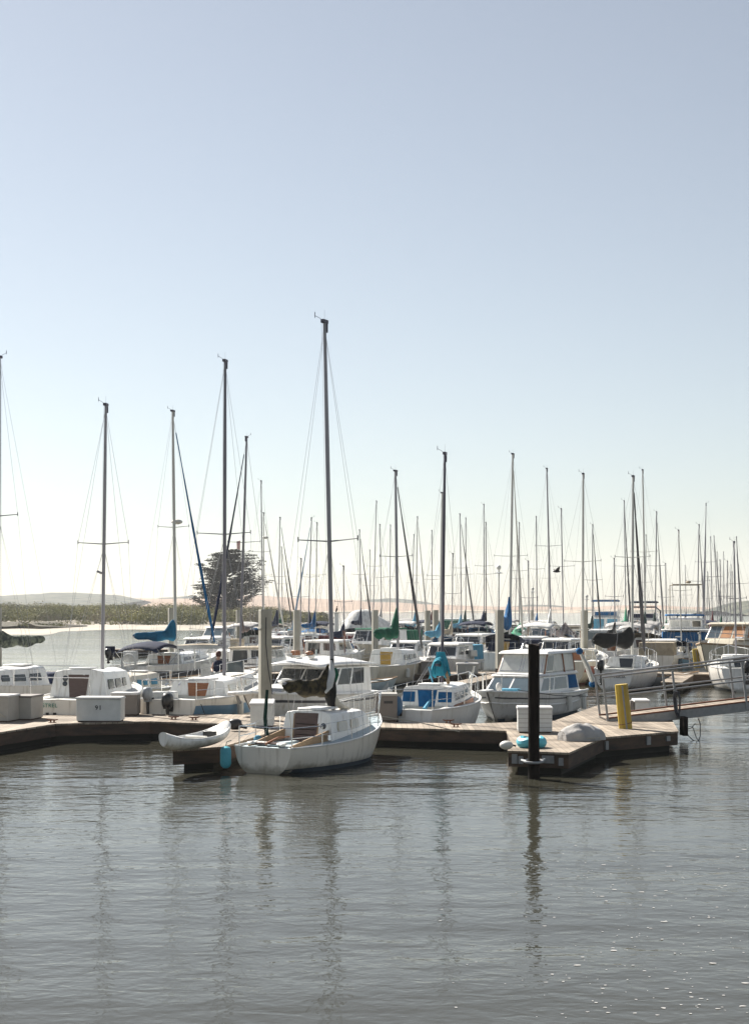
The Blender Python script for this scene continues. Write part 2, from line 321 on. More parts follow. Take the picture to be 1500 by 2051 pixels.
# left bank: tidal sand flat, then rising ground under the shrubs
flat = mat('tidal_sand', (0.38, 0.33, 0.26), 0.8, col2=(0.22, 0.2, 0.16), scale=.12, amt=.7, detail=6, stretch=(1, .3, 1))
soil = mat('bank_soil', (0.10, 0.085, 0.05), 0.95, col2=(0.045, 0.04, 0.028), scale=.6, amt=.6, detail=6, bump=.1, bscale=2)
def bank():
    edge = [(-300, 1284), (0, 1281), (60, 1279), (110, 1275), (150, 1270), (200, 1266), (280, 1265), (350, 1267), (420, 1267), (500, 1262), (560, 1256), (620, 1247), (650, 1238)]
    rings = []
    nx = 140
    for j in range(14):
        row = []
        for i in range(nx + 1):
            px = lerp(-300, 655, i / nx); D0 = CH * F / (interp(edge, px) - HY); D1 = max(D0 + 40, 330); D2 = D1 + 220
            if j < 6: t = j / 6; D = lerp(D0 - 4, D1, t); z = lerp(-.15, .45, t)
            else: t = (j - 6) / 7; D = lerp(D1, D2, t); z = .45 + 2.4 * sm(0, .45, t) * interp([(-300, 1), (300, .9), (655, .35)], px)
            X = (px - 750) / F * D
            z += .12 * noise.noise(Vector((X * .1, D * .06, 1))) * (j > 0)
            row.append((X, D, z))
        rings.append(row)
    mb = MB(); mb.loft(rings, caps=False, closed=False)
    tag(mb.build('tidal_flat', flat, smooth=60), 'sandy tidal flat and low bank on the far left shore', kind='structure')
bank()
def eroded_bank():
    mb = MB(); rnd = random.Random(5)
    top = []; bot = []
    pts = [(-250, 1262), (-60, 1263), (0, 1262), (40, 1261), (80, 1262), (105, 1261), (125, 1260)]
    rings = []
    for i in range(70):
        px = lerp(-250, 128, i / 69); y = interp(pts, px); D = CH * F / (y - HY); X = (px - 750) / F * D
        h = (.85 if px < 60 else lerp(.85, .3, (px - 60) / 68)) * (1 + .6 * noise.noise(Vector((X * .3, 0, 4)))); o = 1.6 * noise.noise(Vector((X * .2, 3, 4)))
        rings.append([(X, D + o, -.1), (X, D + o + .3, h * .6), (X, D + o - .2, h), (X, D + 8, h * 1.2), (X, D + 22, h * 1.3), (X, D + 22, -.1)])
    mb.loft(rings); tag(mb.build('mud_bank', soil, smooth=50), 'dark eroded mud bank at the left water edge', kind='structure')
eroded_bank()

leafmat = mat('shrub_leaves', (0.27, 0.26, 0.09), 0.8, col2=(0.08, 0.095, 0.042), scale=.12, amt=.85, detail=5, spec=.2)
# second scale of colour: brownish, twiggy patches
def _twig(m):
    n = m.node_tree; b = n.nodes['Principled BSDF']; src = b.inputs['Base Color'].links[0].from_socket
    tc = n.nodes.new('ShaderNodeTexCoord'); nz = n.nodes.new('ShaderNodeTexNoise'); nz.inputs['Scale'].default_value = .07; n.links.new(tc.outputs['Object'], nz.inputs['Vector'])
    rp = n.nodes.new('ShaderNodeValToRGB'); rp.color_ramp.elements[0].position = .5; rp.color_ramp.elements[1].position = .62; n.links.new(nz.outputs[0], rp.inputs[0])
    mx = n.nodes.new('ShaderNodeMix'); mx.data_type = 'RGBA'; mx.inputs['B'].default_value = (0.19, 0.165, 0.11, 1); n.links.new(rp.outputs[0], mx.inputs['Factor']); n.links.new(src, mx.inputs['A']); n.links.new(mx.outputs['Result'], b.inputs['Base Color'])
_twig(leafmat)
def leaves(mb, c, r, n, size, rnd, flat=.8):
    """n leaf clumps (small bent quads) spread through an uneven ellipsoid"""
    for _ in range(n):
        a = rnd.uniform(0, 2 * math.pi); u = rnd.uniform(-.3, 1); q = math.sqrt(max(0, 1 - u * u)) ; k = rnd.uniform(.55, 1.05)
        p = Vector((c[0] + math.cos(a) * q * r[0] * k, c[1] + math.sin(a) * q * r[1] * k, c[2] + u * r[2] * k))
        d = (Vector(((p.x - c[0]) / r[0], (p.y - c[1]) / r[1], (p.z - c[2]) / r[2] + (.5 if flat < 1 else 1.2))) * 1.1 + Vector((rnd.gauss(0, .5), rnd.gauss(0, .5), rnd.gauss(0, .5)))).normalized(); e = d.orthogonal().normalized(); g = d.cross(e); th = rnd.uniform(0, 6.28)
        e2 = e * math.cos(th) + g * math.sin(th); g2 = d.cross(e2); s = size * rnd.uniform(.5, 1.3)
        mb.add([p - e2 * s, p - g2 * s * .45 + d * s * .2, p + e2 * s, p + g2 * s * .45 + d * s * .2], [(0, 1, 2, 3)])
def shrubs():
    mb = MB(); rnd = random.Random(11)
    for i in range(950):
        px = rnd.uniform(-120, 650); row = rnd.random()
        D = lerp(326, 470, row ** 1.3); 
        if 130 < px < 660: D -= lerp(0, 18, sm(130, 300, px))
        X = (px - 750) / F * D; t = max(0, (D - 335) / 200); g = .45 + 2.3 * sm(0, .45, t) * interp([(-300, 1), (300, .9), (655, .35)], px)
        toprow = interp([(-120, 1204), (0, 1203), (60, 1206), (120, 1208), (200, 1210), (260, 1208), (330, 1207), (420, 1208), (520, 1212), (600, 1218), (650, 1222)], px)
        zt = CH - (toprow - HY) / F * D; h = min(rnd.uniform(1.8, 4.2), max(1.0, (zt - g) * rnd.uniform(.7, 1.12)))
        if px > 560: h *= .7
        r = (h * rnd.uniform(.8, 1.7), h * rnd.uniform(.8, 1.3), h * .62)
        leaves(mb, (X, D, g + h * .38), r, 130, .27, rnd)
    for i in range(90):   # grass and low scrub on top of the mud bank
        px = rnd.uniform(-150, 122); D = rnd.uniform(257, 276); X = (px - 750) / F * D
        leaves(mb, (X, D, .75), (rnd.uniform(.6, 2.0), 1, rnd.uniform(.25, .5)), 22, .22, rnd)
    for i in range(60):   # low tufts on the flat's edge
        px = rnd.uniform(-100, 420); D = rnd.uniform(305, 326); X = (px - 750) / F * D
        leaves(mb, (X, D, .5), (rnd.uniform(.8, 2.5), 1, rnd.uniform(.5, .9)), 40, .3, rnd)
    tag(mb.build('shrubs', leafmat, smooth=0), 'dense olive green shrubs covering the far left bank', 'shrubs', kind='stuff')
shrubs()
def cypress():
    rnd = random.Random(21); D = 352; base = at(452, 1222, D); gx = base.x
    t = thing('cypress_tree', 'lone dark windswept cypress tree rising above the shrubs on the left bank', 'tree', (gx, D, 1.5))
    bark = mat('cypress_bark', (0.10, 0.085, 0.07), .9, bump=.05)
    fol = mat('cypress_foliage', (0.038, 0.036, 0.022), .8, col2=(0.015, 0.017, 0.011), scale=.5, amt=.6, spec=.15)
    def L(px, py): p = at(px, py, D); return Vector((p.x - gx, 0, p.z - 1.5))
    tr = MB(); fl = MB()
    tr.tube([(0, 0, -1), (.1, 0, 3), (-.2, .2, 7), (.1, 0, 11), (.2, 0, 15)], [.75, .6, .45, .3, .1], 8)
    tr.tube([(.6, .3, -1), (1.6, .3, 3), (2.6, 0, 7), (3.4, 0, 11)], [.5, .4, .28, .1], 7)
    tr.tube([(-.6, -.3, -1), (-1.6, -.3, 4), (-2.2, 0, 8), (-2.4, 0, 12)], [.45, .35, .22, .08], 7)
    # tips of the branch pads as the photo's outline shows them
    tips = [(425, 1112), (440, 1108), (455, 1107), (470, 1105), (482, 1106), (495, 1110), (505, 1113), (515, 1119), (521, 1125), (415, 1122), (408, 1132), (402, 1140), (412, 1148), (519, 1135), (516, 1143), (519, 1152), (541, 1161), (535, 1166), (528, 1172), (520, 1168),
            (403, 1165), (399, 1170), (405, 1176), (400, 1180), (396, 1190), (390, 1198), (382, 1193), (400, 1206), (410, 1210), (498, 1182), (500, 1195), (492, 1205), (505, 1176), (430, 1128), (445, 1120), (465, 1118), (485, 1122), (500, 1130), (435, 1145), (470, 1140), (490, 1145), (425, 1160), (445, 1168), (470, 1165), (492, 1160), (430, 1185), (455, 1190), (475, 1185), (415, 1195), (440, 1205), (460, 1208), (480, 1205), (420, 1140), (505, 1155), (510, 1163), (420, 1172), (448, 1150), (460, 1176), (486, 1192),(450,1130),(478,1132),(437,1176),(465,1198)]
    for (px, py) in tips:
        for rep in range(2):
            tip = L(px, py) + Vector((rnd.gauss(0, .3), rnd.uniform(-4.5, 4.5) * (1 - .3 * rep), rnd.gauss(0, .25))); 
            if rep: tip.x *= rnd.uniform(.55, .9)
            root = Vector((tip.x * .12 + rnd.gauss(0, .3), tip.y * .1, max(1.0, tip.z - abs(tip.x) * .35 - rnd.uniform(1, 2.4))))
            mid = root.lerp(tip, .55) + Vector((0, 0, -.3))
            tr.tube([root, mid, tip], [.13, .09, .03], 5)
            for k in range(11):
                f = rnd.uniform(.38, 1.03); c = (mid.lerp(tip, (f - .5) / .5) if f > .5 else root.lerp(mid, f / .5))
                c = c + Vector((rnd.gauss(0, .35), rnd.gauss(0, .45), rnd.gauss(.1, .18)))
                leaves(fl, c, (1.2, 1.0, .22), 22, .28, rnd, 1.6)
    tr.build('trunk', bark, t); fl.build('crown', fol, t, smooth=0)
cypress()

# ------------------------------------------------------------------ docks
def offset(poly, d):
    n = len(poly); A = sum(poly[i][0] * poly[(i + 1) % n][1] - poly[(i + 1) % n][0] * poly[i][1] for i in range(n)); s = 1 if A > 0 else -1; out = []
    for i in range(n):
        p0, p1, p2 = Vector(poly[i - 1][:2]), Vector(poly[i][:2]), Vector(poly[(i + 1) % n][:2])
        a = (p1 - p0).normalized(); b = (p2 - p1).normalized(); na = Vector((a.y, -a.x)) * s; nb = Vector((b.y, -b.x)) * s
        k = (na + nb); k = k / max(.5, k.dot(na)) if k.length > .01 else na
        q = p1 + k * d; out.append((q.x, q.y))
    return out
def dock(label, poly, top=DZ, group='floating docks of the marina', depth=.34, plates=()):
    cx = sum(p[0] for p in poly) / len(poly); cy = sum(p[1] for p in poly) / len(poly)
    t = thing('floating_dock', label, 'dock', (cx, cy, 0), 0, group)
    loc = [(p[0] - cx, p[1] - cy) for p in poly]
    MB().prism(loc, top - .045, top).build('deck', 'deckwood', t, smooth=0)
    f = MB(); f.prism(offset(loc, -.02), top - depth, top - .049).build('fascia', 'fascia', t, smooth=0)
    MB().prism(offset(loc, -.22), -.4, top - depth - .004).build('float', 'float', t, smooth=0)
    for (a, b, s, z, ww, hh) in plates:        # galvanised plates bolted to an edge: along a->b at fraction s
        a = Vector(a[:2]); b = Vector(b[:2]); p = a.lerp(b, s) - Vector((cx, cy)); d = (b - a).normalized()
        MB().box((p.x, p.y, z), (ww, .05, hh), math.atan2(d.y, d.x)).build('bracket_plate', 'galv', t)
    return t
def P2(v): return (v.x, v.y)
mainpoly = [P2(dk(*q)) for q in [(-120, 1480), (0, 1467), (112, 1450), (300, 1445), (456, 1451), (752, 1457), (1014, 1464), (1024, 1488), (1016, 1504), (1140, 1508), (1210, 1477), (1359, 1465), (1345, 1441), (1308, 1433), (1232, 1412), (1200, 1412), (1110, 1444), (940, 1450), (752, 1446), (500, 1432), (250, 1428), (100, 1425), (-120, 1424)]]
c1, c2, c3, c4 = dk(1016, 1504), dk(1140, 1508), dk(1210, 1477), dk(1359, 1465)
dock('long weathered main dock across the middle with a near corner at right', mainpoly, plates=[
    (c1, c2, .12, .33, .12, .2), (c1, c2, .22, .31, .1, .16), (c1, c2, .66, .34, .26, .16), (c1, c2, .87, .3, .1, .16),
    (c3, c4, .03, .3, .1, .2), (c3, c4, .58, .33, .14, .2), (c3, c4, .85, .34, .13, .12)])
fa = dk(344, 1500); fb2 = dk(444, 1495)
root_l = dk(458, 1449); root_r = dk(600, 1450)
dock('short finger dock under the kayak left of the nearest sailboat', [P2(fa), P2(fb2), (fb2.x + 1.35, root_r.y + .25), (root_r.x + .2, root_r.y - .1), (root_l.x + .1, root_l.y - .1), (root_l.x + .15, root_l.y - 1.3)], top=DZ - .02)
def strip_dock(label, x0, D0, x1, D1, wd, top=DZ):
    dock(label, [(x0, D0), (x1, D1), (x1, D1 + wd), (x0, D0 + wd)], top)
strip_dock('second dock behind the first row of boats, running right to the yellow pile', -24, 69, 19.5, 67.5, 2.2)
strip_dock('third dock far behind among the boats, seen beyond the second dock', -20, 110, 46, 110, 2.2)
strip_dock('farthest visible dock in front of the open channel', -12, 158, 62, 158, 2.4)
def finger(label, x, D, ln, hd, wd=1.0):
    d = Vector((math.cos(R(hd)), math.sin(R(hd)))); n = Vector((-d.y, d.x)) * wd / 2; a = Vector((x, D)); b = a + d * ln
    dock(label, [tuple(a - n), tuple(b - n), tuple(b + n), tuple(a + n)], DZ - .02)
finger('narrow finger dock behind the right hand white sailboat by the gangway', 12.4, 60.5, 7.4, 74, .9)
finger('finger dock reaching toward the blue stripe sailboat at left', -9.6, 58.5, 10.3, 76, .9)
finger('finger dock beside the green covered sailboat in the middle', 3.6, 60.0, 8.2, 74, .9)

def square_pile(label, px, D, wpx, toprow, dark=False, lean=0):
    p = at(px, toprow, D); wd = wpx / F * D
    t = thing('dock_pile', label, 'pile', (p.x, D, 0), R(20), 'square concrete piles')
    a = wd * .42; mb = MB(); n = 8; c = a * .2
    ring = lambda z, s=1: [(x * s, y * s, z) for x, y in [(-a + c, -a), (a - c, -a), (a, -a + c), (a, a - c), (a - c, a), (-a + c, a), (-a, a - c), (-a, -a + c)]]
    mb.loft([ring(-1), ring(.35), ring(p.z * .5), ring(p.z - .03), ring(p.z, .93)]).build('shaft', 'pile', t, smooth=0)
    MB().loft([ring(.35, 1.02), ring(.75, 1.02)]).build('tide_stain', 'fascia' if dark else 'tar', t, smooth=0)
    return t
pt = square_pile('tall square concrete pile standing behind the nearest sailboat', 531, 39.5, 27, 1221)
MB().tube([(-.02, -.175, 3.3), (-.03, -.18, 2.6), (.04, -.185, 1.9), (.15, -.2, 1.2)], .012, 6).build('cable', 'ropedk', pt)
MB().box((0, 0, 3.0), (.345, .345, .03)).build('strap', 'pile', pt)
square_pile('square concrete pile beside the blue sail cover at left', 344.5, 68.2, 17, 1218)
square_pile('weathered square pile left of the white upper deck cruiser', 1000.5, 68, 16.5, 1222)
square_pile('square pile right of the plaid tarp at right centre', 1170, 72, 14, 1223)
square_pile('square pile in front of the green dodger in the middle', 751, 92, 13, 1222)
square_pile('square pile right of the slanted white furled jib', 594, 85, 14, 1222)
square_pile('left one of the paired piles in the middle distance', 856, 108.5, 12, 1223)
square_pile('right one of the paired piles in the middle distance', 872, 107, 12, 1222)
square_pile('slender distant pile left of the pale blue sail bundle', 1065.5, 140, 7, 1222)
square_pile('pale pile cut by the left edge of the picture', -2, 52, 12, 1218)
square_pile('pale pile behind the dark furled sail at left centre', 477, 110, 9, 1222)

def wood_pile():
    p = wat(1068, 1559); t = thing('wooden_pile', 'tall black tarred timber pile at the near dock corner', 'pile', (p.x, p.y - .1, 0))
    mb = MB(); rings = []
    for k in range(26):
        z = lerp(-.6, 2.78, k / 25); r = .118 + .006 * noise.noise(Vector((z * 2, 0, 0)))
        rings.append([(math.cos(a) * r * (1 + .06 * noise.noise(Vector((math.cos(a) * 3, math.sin(a) * 3, z * .4)))), math.sin(a) * r * (1 + .06 * noise.noise(Vector((math.cos(a) * 3, 5, z * .4)))), z + (.02 * math.sin(a * 2) if k == 25 else 0)) for a in [2 * math.pi * j / 18 for j in range(18)]])
    mb.loft(rings).build('shaft', 'tar', t)
    ring = MB(); ring.tube([(math.cos(a) * .19, math.sin(a) * .13 , .36 + .02 * math.sin(a)) for a in [2 * math.pi * j / 20 for j in range(21)]], .028, 8)
    ring.tube([(.18, .02, .37), (.24, .12, .38)], .03, 6); ring.tube([(-.18, .02, .36), (-.24, .12, .37)], .03, 6); ring.build('pile_hoop', 'galv', t)
wood_pile()
def yellow_pile(label, px0, py0, px1, py1, D, wpx):
    a = at(px0, py0, D); b = at(px1, py1, D); t = thing('yellow_pile', label, 'pile', (a.x, D, 0), 0, 'yellow marker piles')
    r = wpx / F * D / 2; top = (b.x - a.x, 0, b.z); m = MB()
    m.tube([(0, 0, a.z - .02), (top[0] * .5, 0, (a.z + b.z) / 2), top], [r, r, r * .96], 10); m.build('post', 'yellow', t)
    MB().tube([(-.02 * r, -r - .002, a.z + .02), (top[0] - .02 * r, -r * .96 - .002, b.z - .03)], r * .13, 6).build('pipe', 'galv', t)
    MB().tube([(top[0] * .18, 0, lerp(a.z, b.z, .2)), (top[0] * .21, 0, lerp(a.z, b.z, .215))], r * 1.04, 10).build('band', 'rust', t)
yellow_pile('fat yellow leaning pile at the foot of the near gangway', 1254, 1470, 1244, 1371, 36.6, 27)
yellow_pile('yellow pile at the foot of the far gangway, behind the near one', 1397, 1337, 1392, 1300, 78, 13)

def gangway(label, D, px0, row0, px1, row1, railrow0, k=1.0, extra=False):
    a = at(px0, row0, D); b = at(px1, row1, D); L = (b - a).length; ang = math.atan2(b.z - a.z, b.x - a.x)
    t = thing('gangway', label, 'gangway', (a.x, D, a.z), 0, 'aluminium gangways'); t.rotation_euler = (0, -ang, 0)
    W = 1.25; mb = MB(); mb.box((L / 2, W / 2, -.03), (L, W - .1, .04)).build('walkway', 'deckwood', t, smooth=0)
    for y in (0, W):
        MB().box((L / 2, y, -.13), (L, .06, .24)).build('side_beam', 'galv', t, smooth=0, bevel=.006)
        MB().box((L / 2, y, .012), (L, .075, .035)).build('kerb_rail', 'rust', t, smooth=0)
    h = 1.12
    for y in (-.055, W + .055):
        r = MB(); r.tube([(0, y, h), (L, y, h)], .027, 8); r.build('handrail', 'galv', t)
        r = MB(); r.tube([(0, y, h * .52), (L, y, h * .52)], .024, 8); r.build('midrail', 'galv', t)
        x = 0.03
        while x < L:
            MB().box((x, y + (.0), (h - .18) / 2 - .03), (.055, .045, h + .16)).build('post', 'galv', t, smooth=0); x += 1.88
    return t
g1 = gangway('silver metal gangway rising to the right from the near dock', 39.0, 1214, 1440, 1700, 1382, 1360)
gangway('smaller distant metal gangway rising behind the near one at the right edge', 79.0, 1391, 1330, 1640, 1302, 1291)
def hose():
    p = at(1360, 1440, 38.8); t = thing('hose_coil', 'dark hose coiled over the gangway post with loops hanging by the water', 'hose', (p.x, p.y, 0))
    m = MB()
    def W(px, py, dy=0): q = at(px, py, 38.7); return (q.x - p.x, dy, q.z)
    for k in range(4):
        o = k * 1.4; m.tube([W(1352 + o, 1385, -.03 * k), W(1350 + o, 1400), W(1353 + o, 1425, .02 * k), W(1358 + o, 1438), W(1363 - o * .3, 1425), W(1364 - o * .3, 1400), W(1361 - o, 1388), W(1356, 1383)], .018, 6)
    m.build('coil', 'ropedk', t)
    m = MB(); m.tube([W(1376, 1455), W(1376, 1465), W(1380, 1475), W(1390, 1484), W(1400, 1487), W(1404, 1475), W(1404, 1450), W(1400, 1440)], .013, 6)
    m.tube([W(1380, 1457), W(1388, 1455), W(1391, 1463), W(1396, 1478), W(1400, 1484), W(1403, 1482)], .011, 6); m.tube([W(1394, 1450), W(1388, 1458), W(1377, 1462)], .011, 6); m.build('hanging_loop', 'ropedk', t)
    MB().box(W(1371, 1455), (.12, .5, .5)).build('fender_board', 'tar', t)
hose()

# ------------------------------------------------------------------ things on the docks
def cleat(px, py, label):
    p = dk(px, py); t = thing('cleat', label, 'cleat', p, R(-3), 'iron mooring cleats')
    m = MB(); m.tube([(-.15, 0, .09), (-.08, 0, .075), (.08, 0, .075), (.15, 0, .09)], [.014, .02, .02, .014], 6); m.build('horn', 'rust', t)
    m = MB(); m.box((-.045, 0, .035), (.035, .04, .07)); m.box((.045, 0, .035), (.035, .04, .07)); m.box((0, 0, .006), (.2, .07, .012)); m.build('foot', 'rust', t)
cleat(105, 1448, 'rusty cleat at the dock bend left of the numbered box')
cleat(348, 1442, 'left of the two rusty cleats in front of the black outboard')
cleat(389, 1443, 'right of the two rusty cleats in front of the blue striped boat')
cleat(898, 1449, 'cleat behind its neighbour below the turquoise covered sailboat')
cleat(913, 1457, 'cleat on the near dock edge below the turquoise covered sailboat')
def dockbox(name, label, pxl, pxr, bot, top, m, lid, depth=.6, rz=0, lidh=.06, overhang=.03, boards=0, slope=0, z0=DZ):
    a = dk(pxl, bot); b = dk(pxr, bot); D = (a.y + b.y) / 2; wd = (pxr - pxl) / F * D; hh = (bot - top) / F * D; cx = (a.x + b.x) / 2
    t = thing(name, label, 'dock box', (cx, D + depth / 2, DZ + .002), rz)
    bh = hh - lidh - .03
    MB().box((0, 0, .03 + bh / 2), (wd - 2 * overhang, depth, bh), 0, 1.01).build('body', m, t, smooth=0, bevel=.012)
    mb = MB(); w2 = wd / 2; d2 = depth / 2 + overhang; z = .03 + bh
    mb.hexa([(-w2, -d2, z), (w2, -d2, z), (w2, d2, z), (-w2, d2, z)], [(-w2 + .01, -d2 + .01, z + lidh), (w2 - .01, -d2 + .01, z + lidh), (w2 - .02, d2 - .02, z + lidh + slope), (-w2 + .02, d2 - .02, z + lidh + slope)])
    mb.build('lid', lid, t, smooth=0, bevel=.015)
    MB().box((0, 0, .015), (wd - .12, depth - .08, .03)).build('skid', 'fascia', t, smooth=0)
    if boards:
        for k in range(1, boards):
            MB().box((0, -depth / 2 - .004, .03 + bh * k / boards), (wd - 2 * overhang, .006, .008)).build('siding_joint', 'boxtan', t, smooth=0)
    t['wd'] = wd; t['hh'] = hh
    return t
b = dockbox('dock_box', 'white dock box numbered 91 at the dock bend', 151, 244, 1447, 1397, 'boxwhite', 'boxlid', .62, R(-1))
text('91', .17, 'ink', b, (.0, -.318, .38), (R(90), 0, 0), 'number')
dockbox('dock_box', 'brown dock box with pale lid just right of the numbered white box', 221, 277, 1434, 1388, 'boxtan', 'boxlid', .6, lidh=.07)
b = dockbox('dock_box', 'pale grey dock box second from the left edge', 24, 70, 1443, 1394, 'boxgrey', 'boxtan', .9, R(-8), lidh=.05)
b = dockbox('dock_box', 'pale strapped dock box cut by the left edge', -28, 24, 1447, 1393, 'boxgrey', 'boxlid', .8, R(-8), lidh=.05)
m = MB(); m.tube([(-.3, -.42, .7), (.0, -.425, .3), (.25, -.42, .12)], .012, 6); m.build('strap', 'rope', b)
dockbox('dock_box', 'white dock box with sloping lid left of the nearest sailboat cabin', 499, 549, 1457, 1409, 'boxwhite', 'boxlid', .6, lidh=.05, slope=.08)
b = dockbox('dock_box', 'large dark taupe dock box right of the nearest sailboat bow', 748, 797, 1446, 1390, 'boxtan', 'boxgrey', .75, lidh=.07, overhang=.02)
MB().box((.07, -.38, .52), (.24, .02, .07)).build('latch_recess', 'plastic', b)
dockbox('dock_box', 'cream dock box with horizontal siding behind the black pile', 1037, 1110, 1469, 1417, 'boxwhite', 'boxlid', .7, R(-4), boards=5)
b = dockbox('dock_box', 'white cabinet behind the yellow pile and gangway rail', 1270, 1303, 1433, 1403, 'boxwhite', 'boxlid', .5, slope=.03)
MB().box((-.3, -.05, .2), (.09, .4, .42)).build('post', 'boxtan', b, smooth=0)
def farbox(label, pxc, row, D, wd, hh, m, lid):
    p = at(pxc, row, D); t = thing('dock_box', label, 'dock box', (p.x, D + .4, DZ + .002))
    MB().box((0, 0, hh / 2), (wd, .6, hh)).build('body', m, t, smooth=0, bevel=.02); MB().box((0, 0, hh + .04), (wd + .06, .66, .08)).build('lid', lid, t, smooth=0, bevel=.02)
farbox('grey dock box on the second dock right of the turquoise sail cover', 937, 1330, 67.9, .98, .42, 'boxgrey', 'boxlid')
farbox('tan dock box on the second dock behind the turquoise sail cover', 857, 1330, 68.2, .6, .5, 'boxtan', 'boxtan')
farbox('white dock box on the second dock by the green covered sailboat', 690, 1330, 69.0, .9, .45, 'boxwhite', 'boxlid')

def kayak(name, label, a, b, wd, ht, m, parent=None, roll=0, cat='kayak', seat=True, invert=False):
    """shell lofted between two end points, hull rounded below, cockpit well and seats on top"""
    a = Vector(a); b = Vector(b); L = (b - a).length; d = (b - a).normalized()
    t = thing(name, label, cat, a)
    t.rotation_euler = d.to_track_quat('X', 'Z').to_euler()
    rings = []; NS = 17
    for i in range(NS):
        s = i / (NS - 1); x = s * L; w2 = wd / 2 * max(.06, math.sin(math.pi * (.04 + .92 * s)) ** .6); rise = ht * .4 * (abs(2 * s - 1) ** 3); ring = []
        for j in range(16):
            th = 2 * math.pi * j / 16; y = math.cos(th) * w2; z = math.sin(th); z = z * ht * .5 if z < 0 else z * ht * .22
            if z > 0 and .15 < s < .85 and abs(y) < w2 * .75: z = -.04 * 1.0
            ring.append((x, y, ht * .5 + z + rise) if not invert else (x, y, ht * .5 - z - rise * .4))
        rings.append(ring)
    MB().loft(rings).build('hull', m, t, smooth=50)
    rails = MB()
    if seat:
        for sd_ in (-1, 1): rails.tube([(s * L, sd_ * wd / 2 * .93 * max(.06, math.sin(math.pi * (.04 + .92 * s)) ** .6), ht * .5 + ht * .4 * abs(2 * s - 1) ** 3 + .03) for s in [k / 14 for k in range(1, 14)]], .018, 6)
        rails.build('rim', m, t)
        MB().box((L * .33, 0, ht * .5 - .01), (.2, wd * .45, .05)).build('seat', 'plastic', t, bevel=.01)
        MB().box((L * .72, 0, ht * .5 + .03), (.05, wd * .42, .13)).build('seat_back', 'plastic', t, bevel=.01)
        MB().box((L * .5, 0, ht * .5 + .02), (.12, wd * .62, .06)).build('thwart', 'fender', t, bevel=.01)
    return t
ka = at(333, 1493, 31.6); kb = at(455, 1468, 35.0)
kayak('kayak', 'white sit-in kayak lying across the short finger dock', (ka.x * .965, ka.y - 1.5, .49), (kb.x * .925, kb.y - 2.7, .56), .80, .42, 'white2')

def tarp_dinghy():
    p = dk(1170, 1487); t = thing('covered_dinghy', 'small boat under a crumpled grey tarp on the near dock corner', 'covered boat', (p.x, p.y + .55, DZ), R(24))
    rings = []
    for i in range(25):
        s = i / 24; x = lerp(-.50, .55, s); w2 = .34 * (math.sin(math.pi * lerp(.09, .93, s)) ** .4); h = .36 * (1 - .2 * abs(2 * s - 1) ** 2) * (math.sin(math.pi * lerp(.07, .95, s)) ** .25); ring = []
        for j in range(22):
            th = math.pi * j / 21; y = math.cos(th) * w2; z = max(0, math.sin(th)) ** .7 * h
            q = noise.noise(Vector((x * 5, y * 5, z * 3))) * .22 + .09 * abs(math.sin(x * 9 + y * 7 + 2 * noise.noise(Vector((x * 3, y * 3, 1))))); sc = 1 + q
            ring.append((x, y * sc, z * (1 + q) + .005 - (.0 if z > .02 else 0)))
        rings.append(ring)
    MB().loft(rings).build('tarp', 'grey', t, smooth=50)
    MB().tube([(-.5, 0, .05), (-.2, .36, .07), (.3, .36, .07), (.55, 0, .05), (.3, -.36, .07), (-.2, -.36, .07), (-.5, 0, .05)], .012, 6).build('tie_rope', 'rope', t)
tarp_dinghy()
def fender_pile():
    p = dk(1066, 1499); t = thing('inflatable_ring', 'turquoise inflatable ring lying behind the black pile', 'float ring', (p.x, p.y + .15, DZ))
    m = MB(); m.tube([(math.cos(a) * .22, math.sin(a) * .18, .12 + .02 * math.sin(3 * a)) for a in [2 * math.pi * k / 24 for k in range(25)]], .115, 10); m.build('ring', 'fcyan', t)
    MB().tube([(-.1, -.1, .2), (0, .05, .24), (.14, .1, .22)], .02, 6).build('cord', 'rope', t)
    p = at(1014, 1493, 30.7); t = thing('buoy', 'grey oval buoy on the dock edge left of the black pile', 'buoy', (p.x, p.y, p.z)); 
    MB().ell((0, 0, 0), (.145, .13, .095), 16, 10).build('float', 'fender', t); MB().tube([(.13, 0, 0), (.2, .04, -.02)], .02, 6).build('eye', 'ropedk', t)
    p = at(452, 1515, 31.1); t = thing('fender', 'turquoise cylinder fender hanging between finger dock and nearest sailboat', 'fender', (p.x, p.y, 0))
    m = MB(); m.loft([[(math.cos(a) * r, math.sin(a) * r, z) for a in [2 * math.pi * k / 14 for k in range(14)]] for z, r in ((.10, .05), (.14, .1), (.2, .12), (.48, .12), (.54, .1), (.57, .04))]); m.build('body', 'fcyan', t); MB().tube([(0, 0, .56), (.02, .03, .66), (.12, .05, .7)], .012, 6).build('line', 'rope', t)
    p = dk(470, 1464); t = thing('outboard_motor', 'black outboard motor lying on the dock behind the kayak', 'outboard motor', (p.x + .05, p.y + .1, DZ), R(-15))
    MB().ell((-.05, 0, .15), (.17, .13, .14), 12, 8, pw=.7).build('cowling', 'plastic', t); MB().tube([(.06, 0, .13), (.26, .0, .06)], [.06, .03], 8).build('leg', 'plastic', t)
fender_pile()
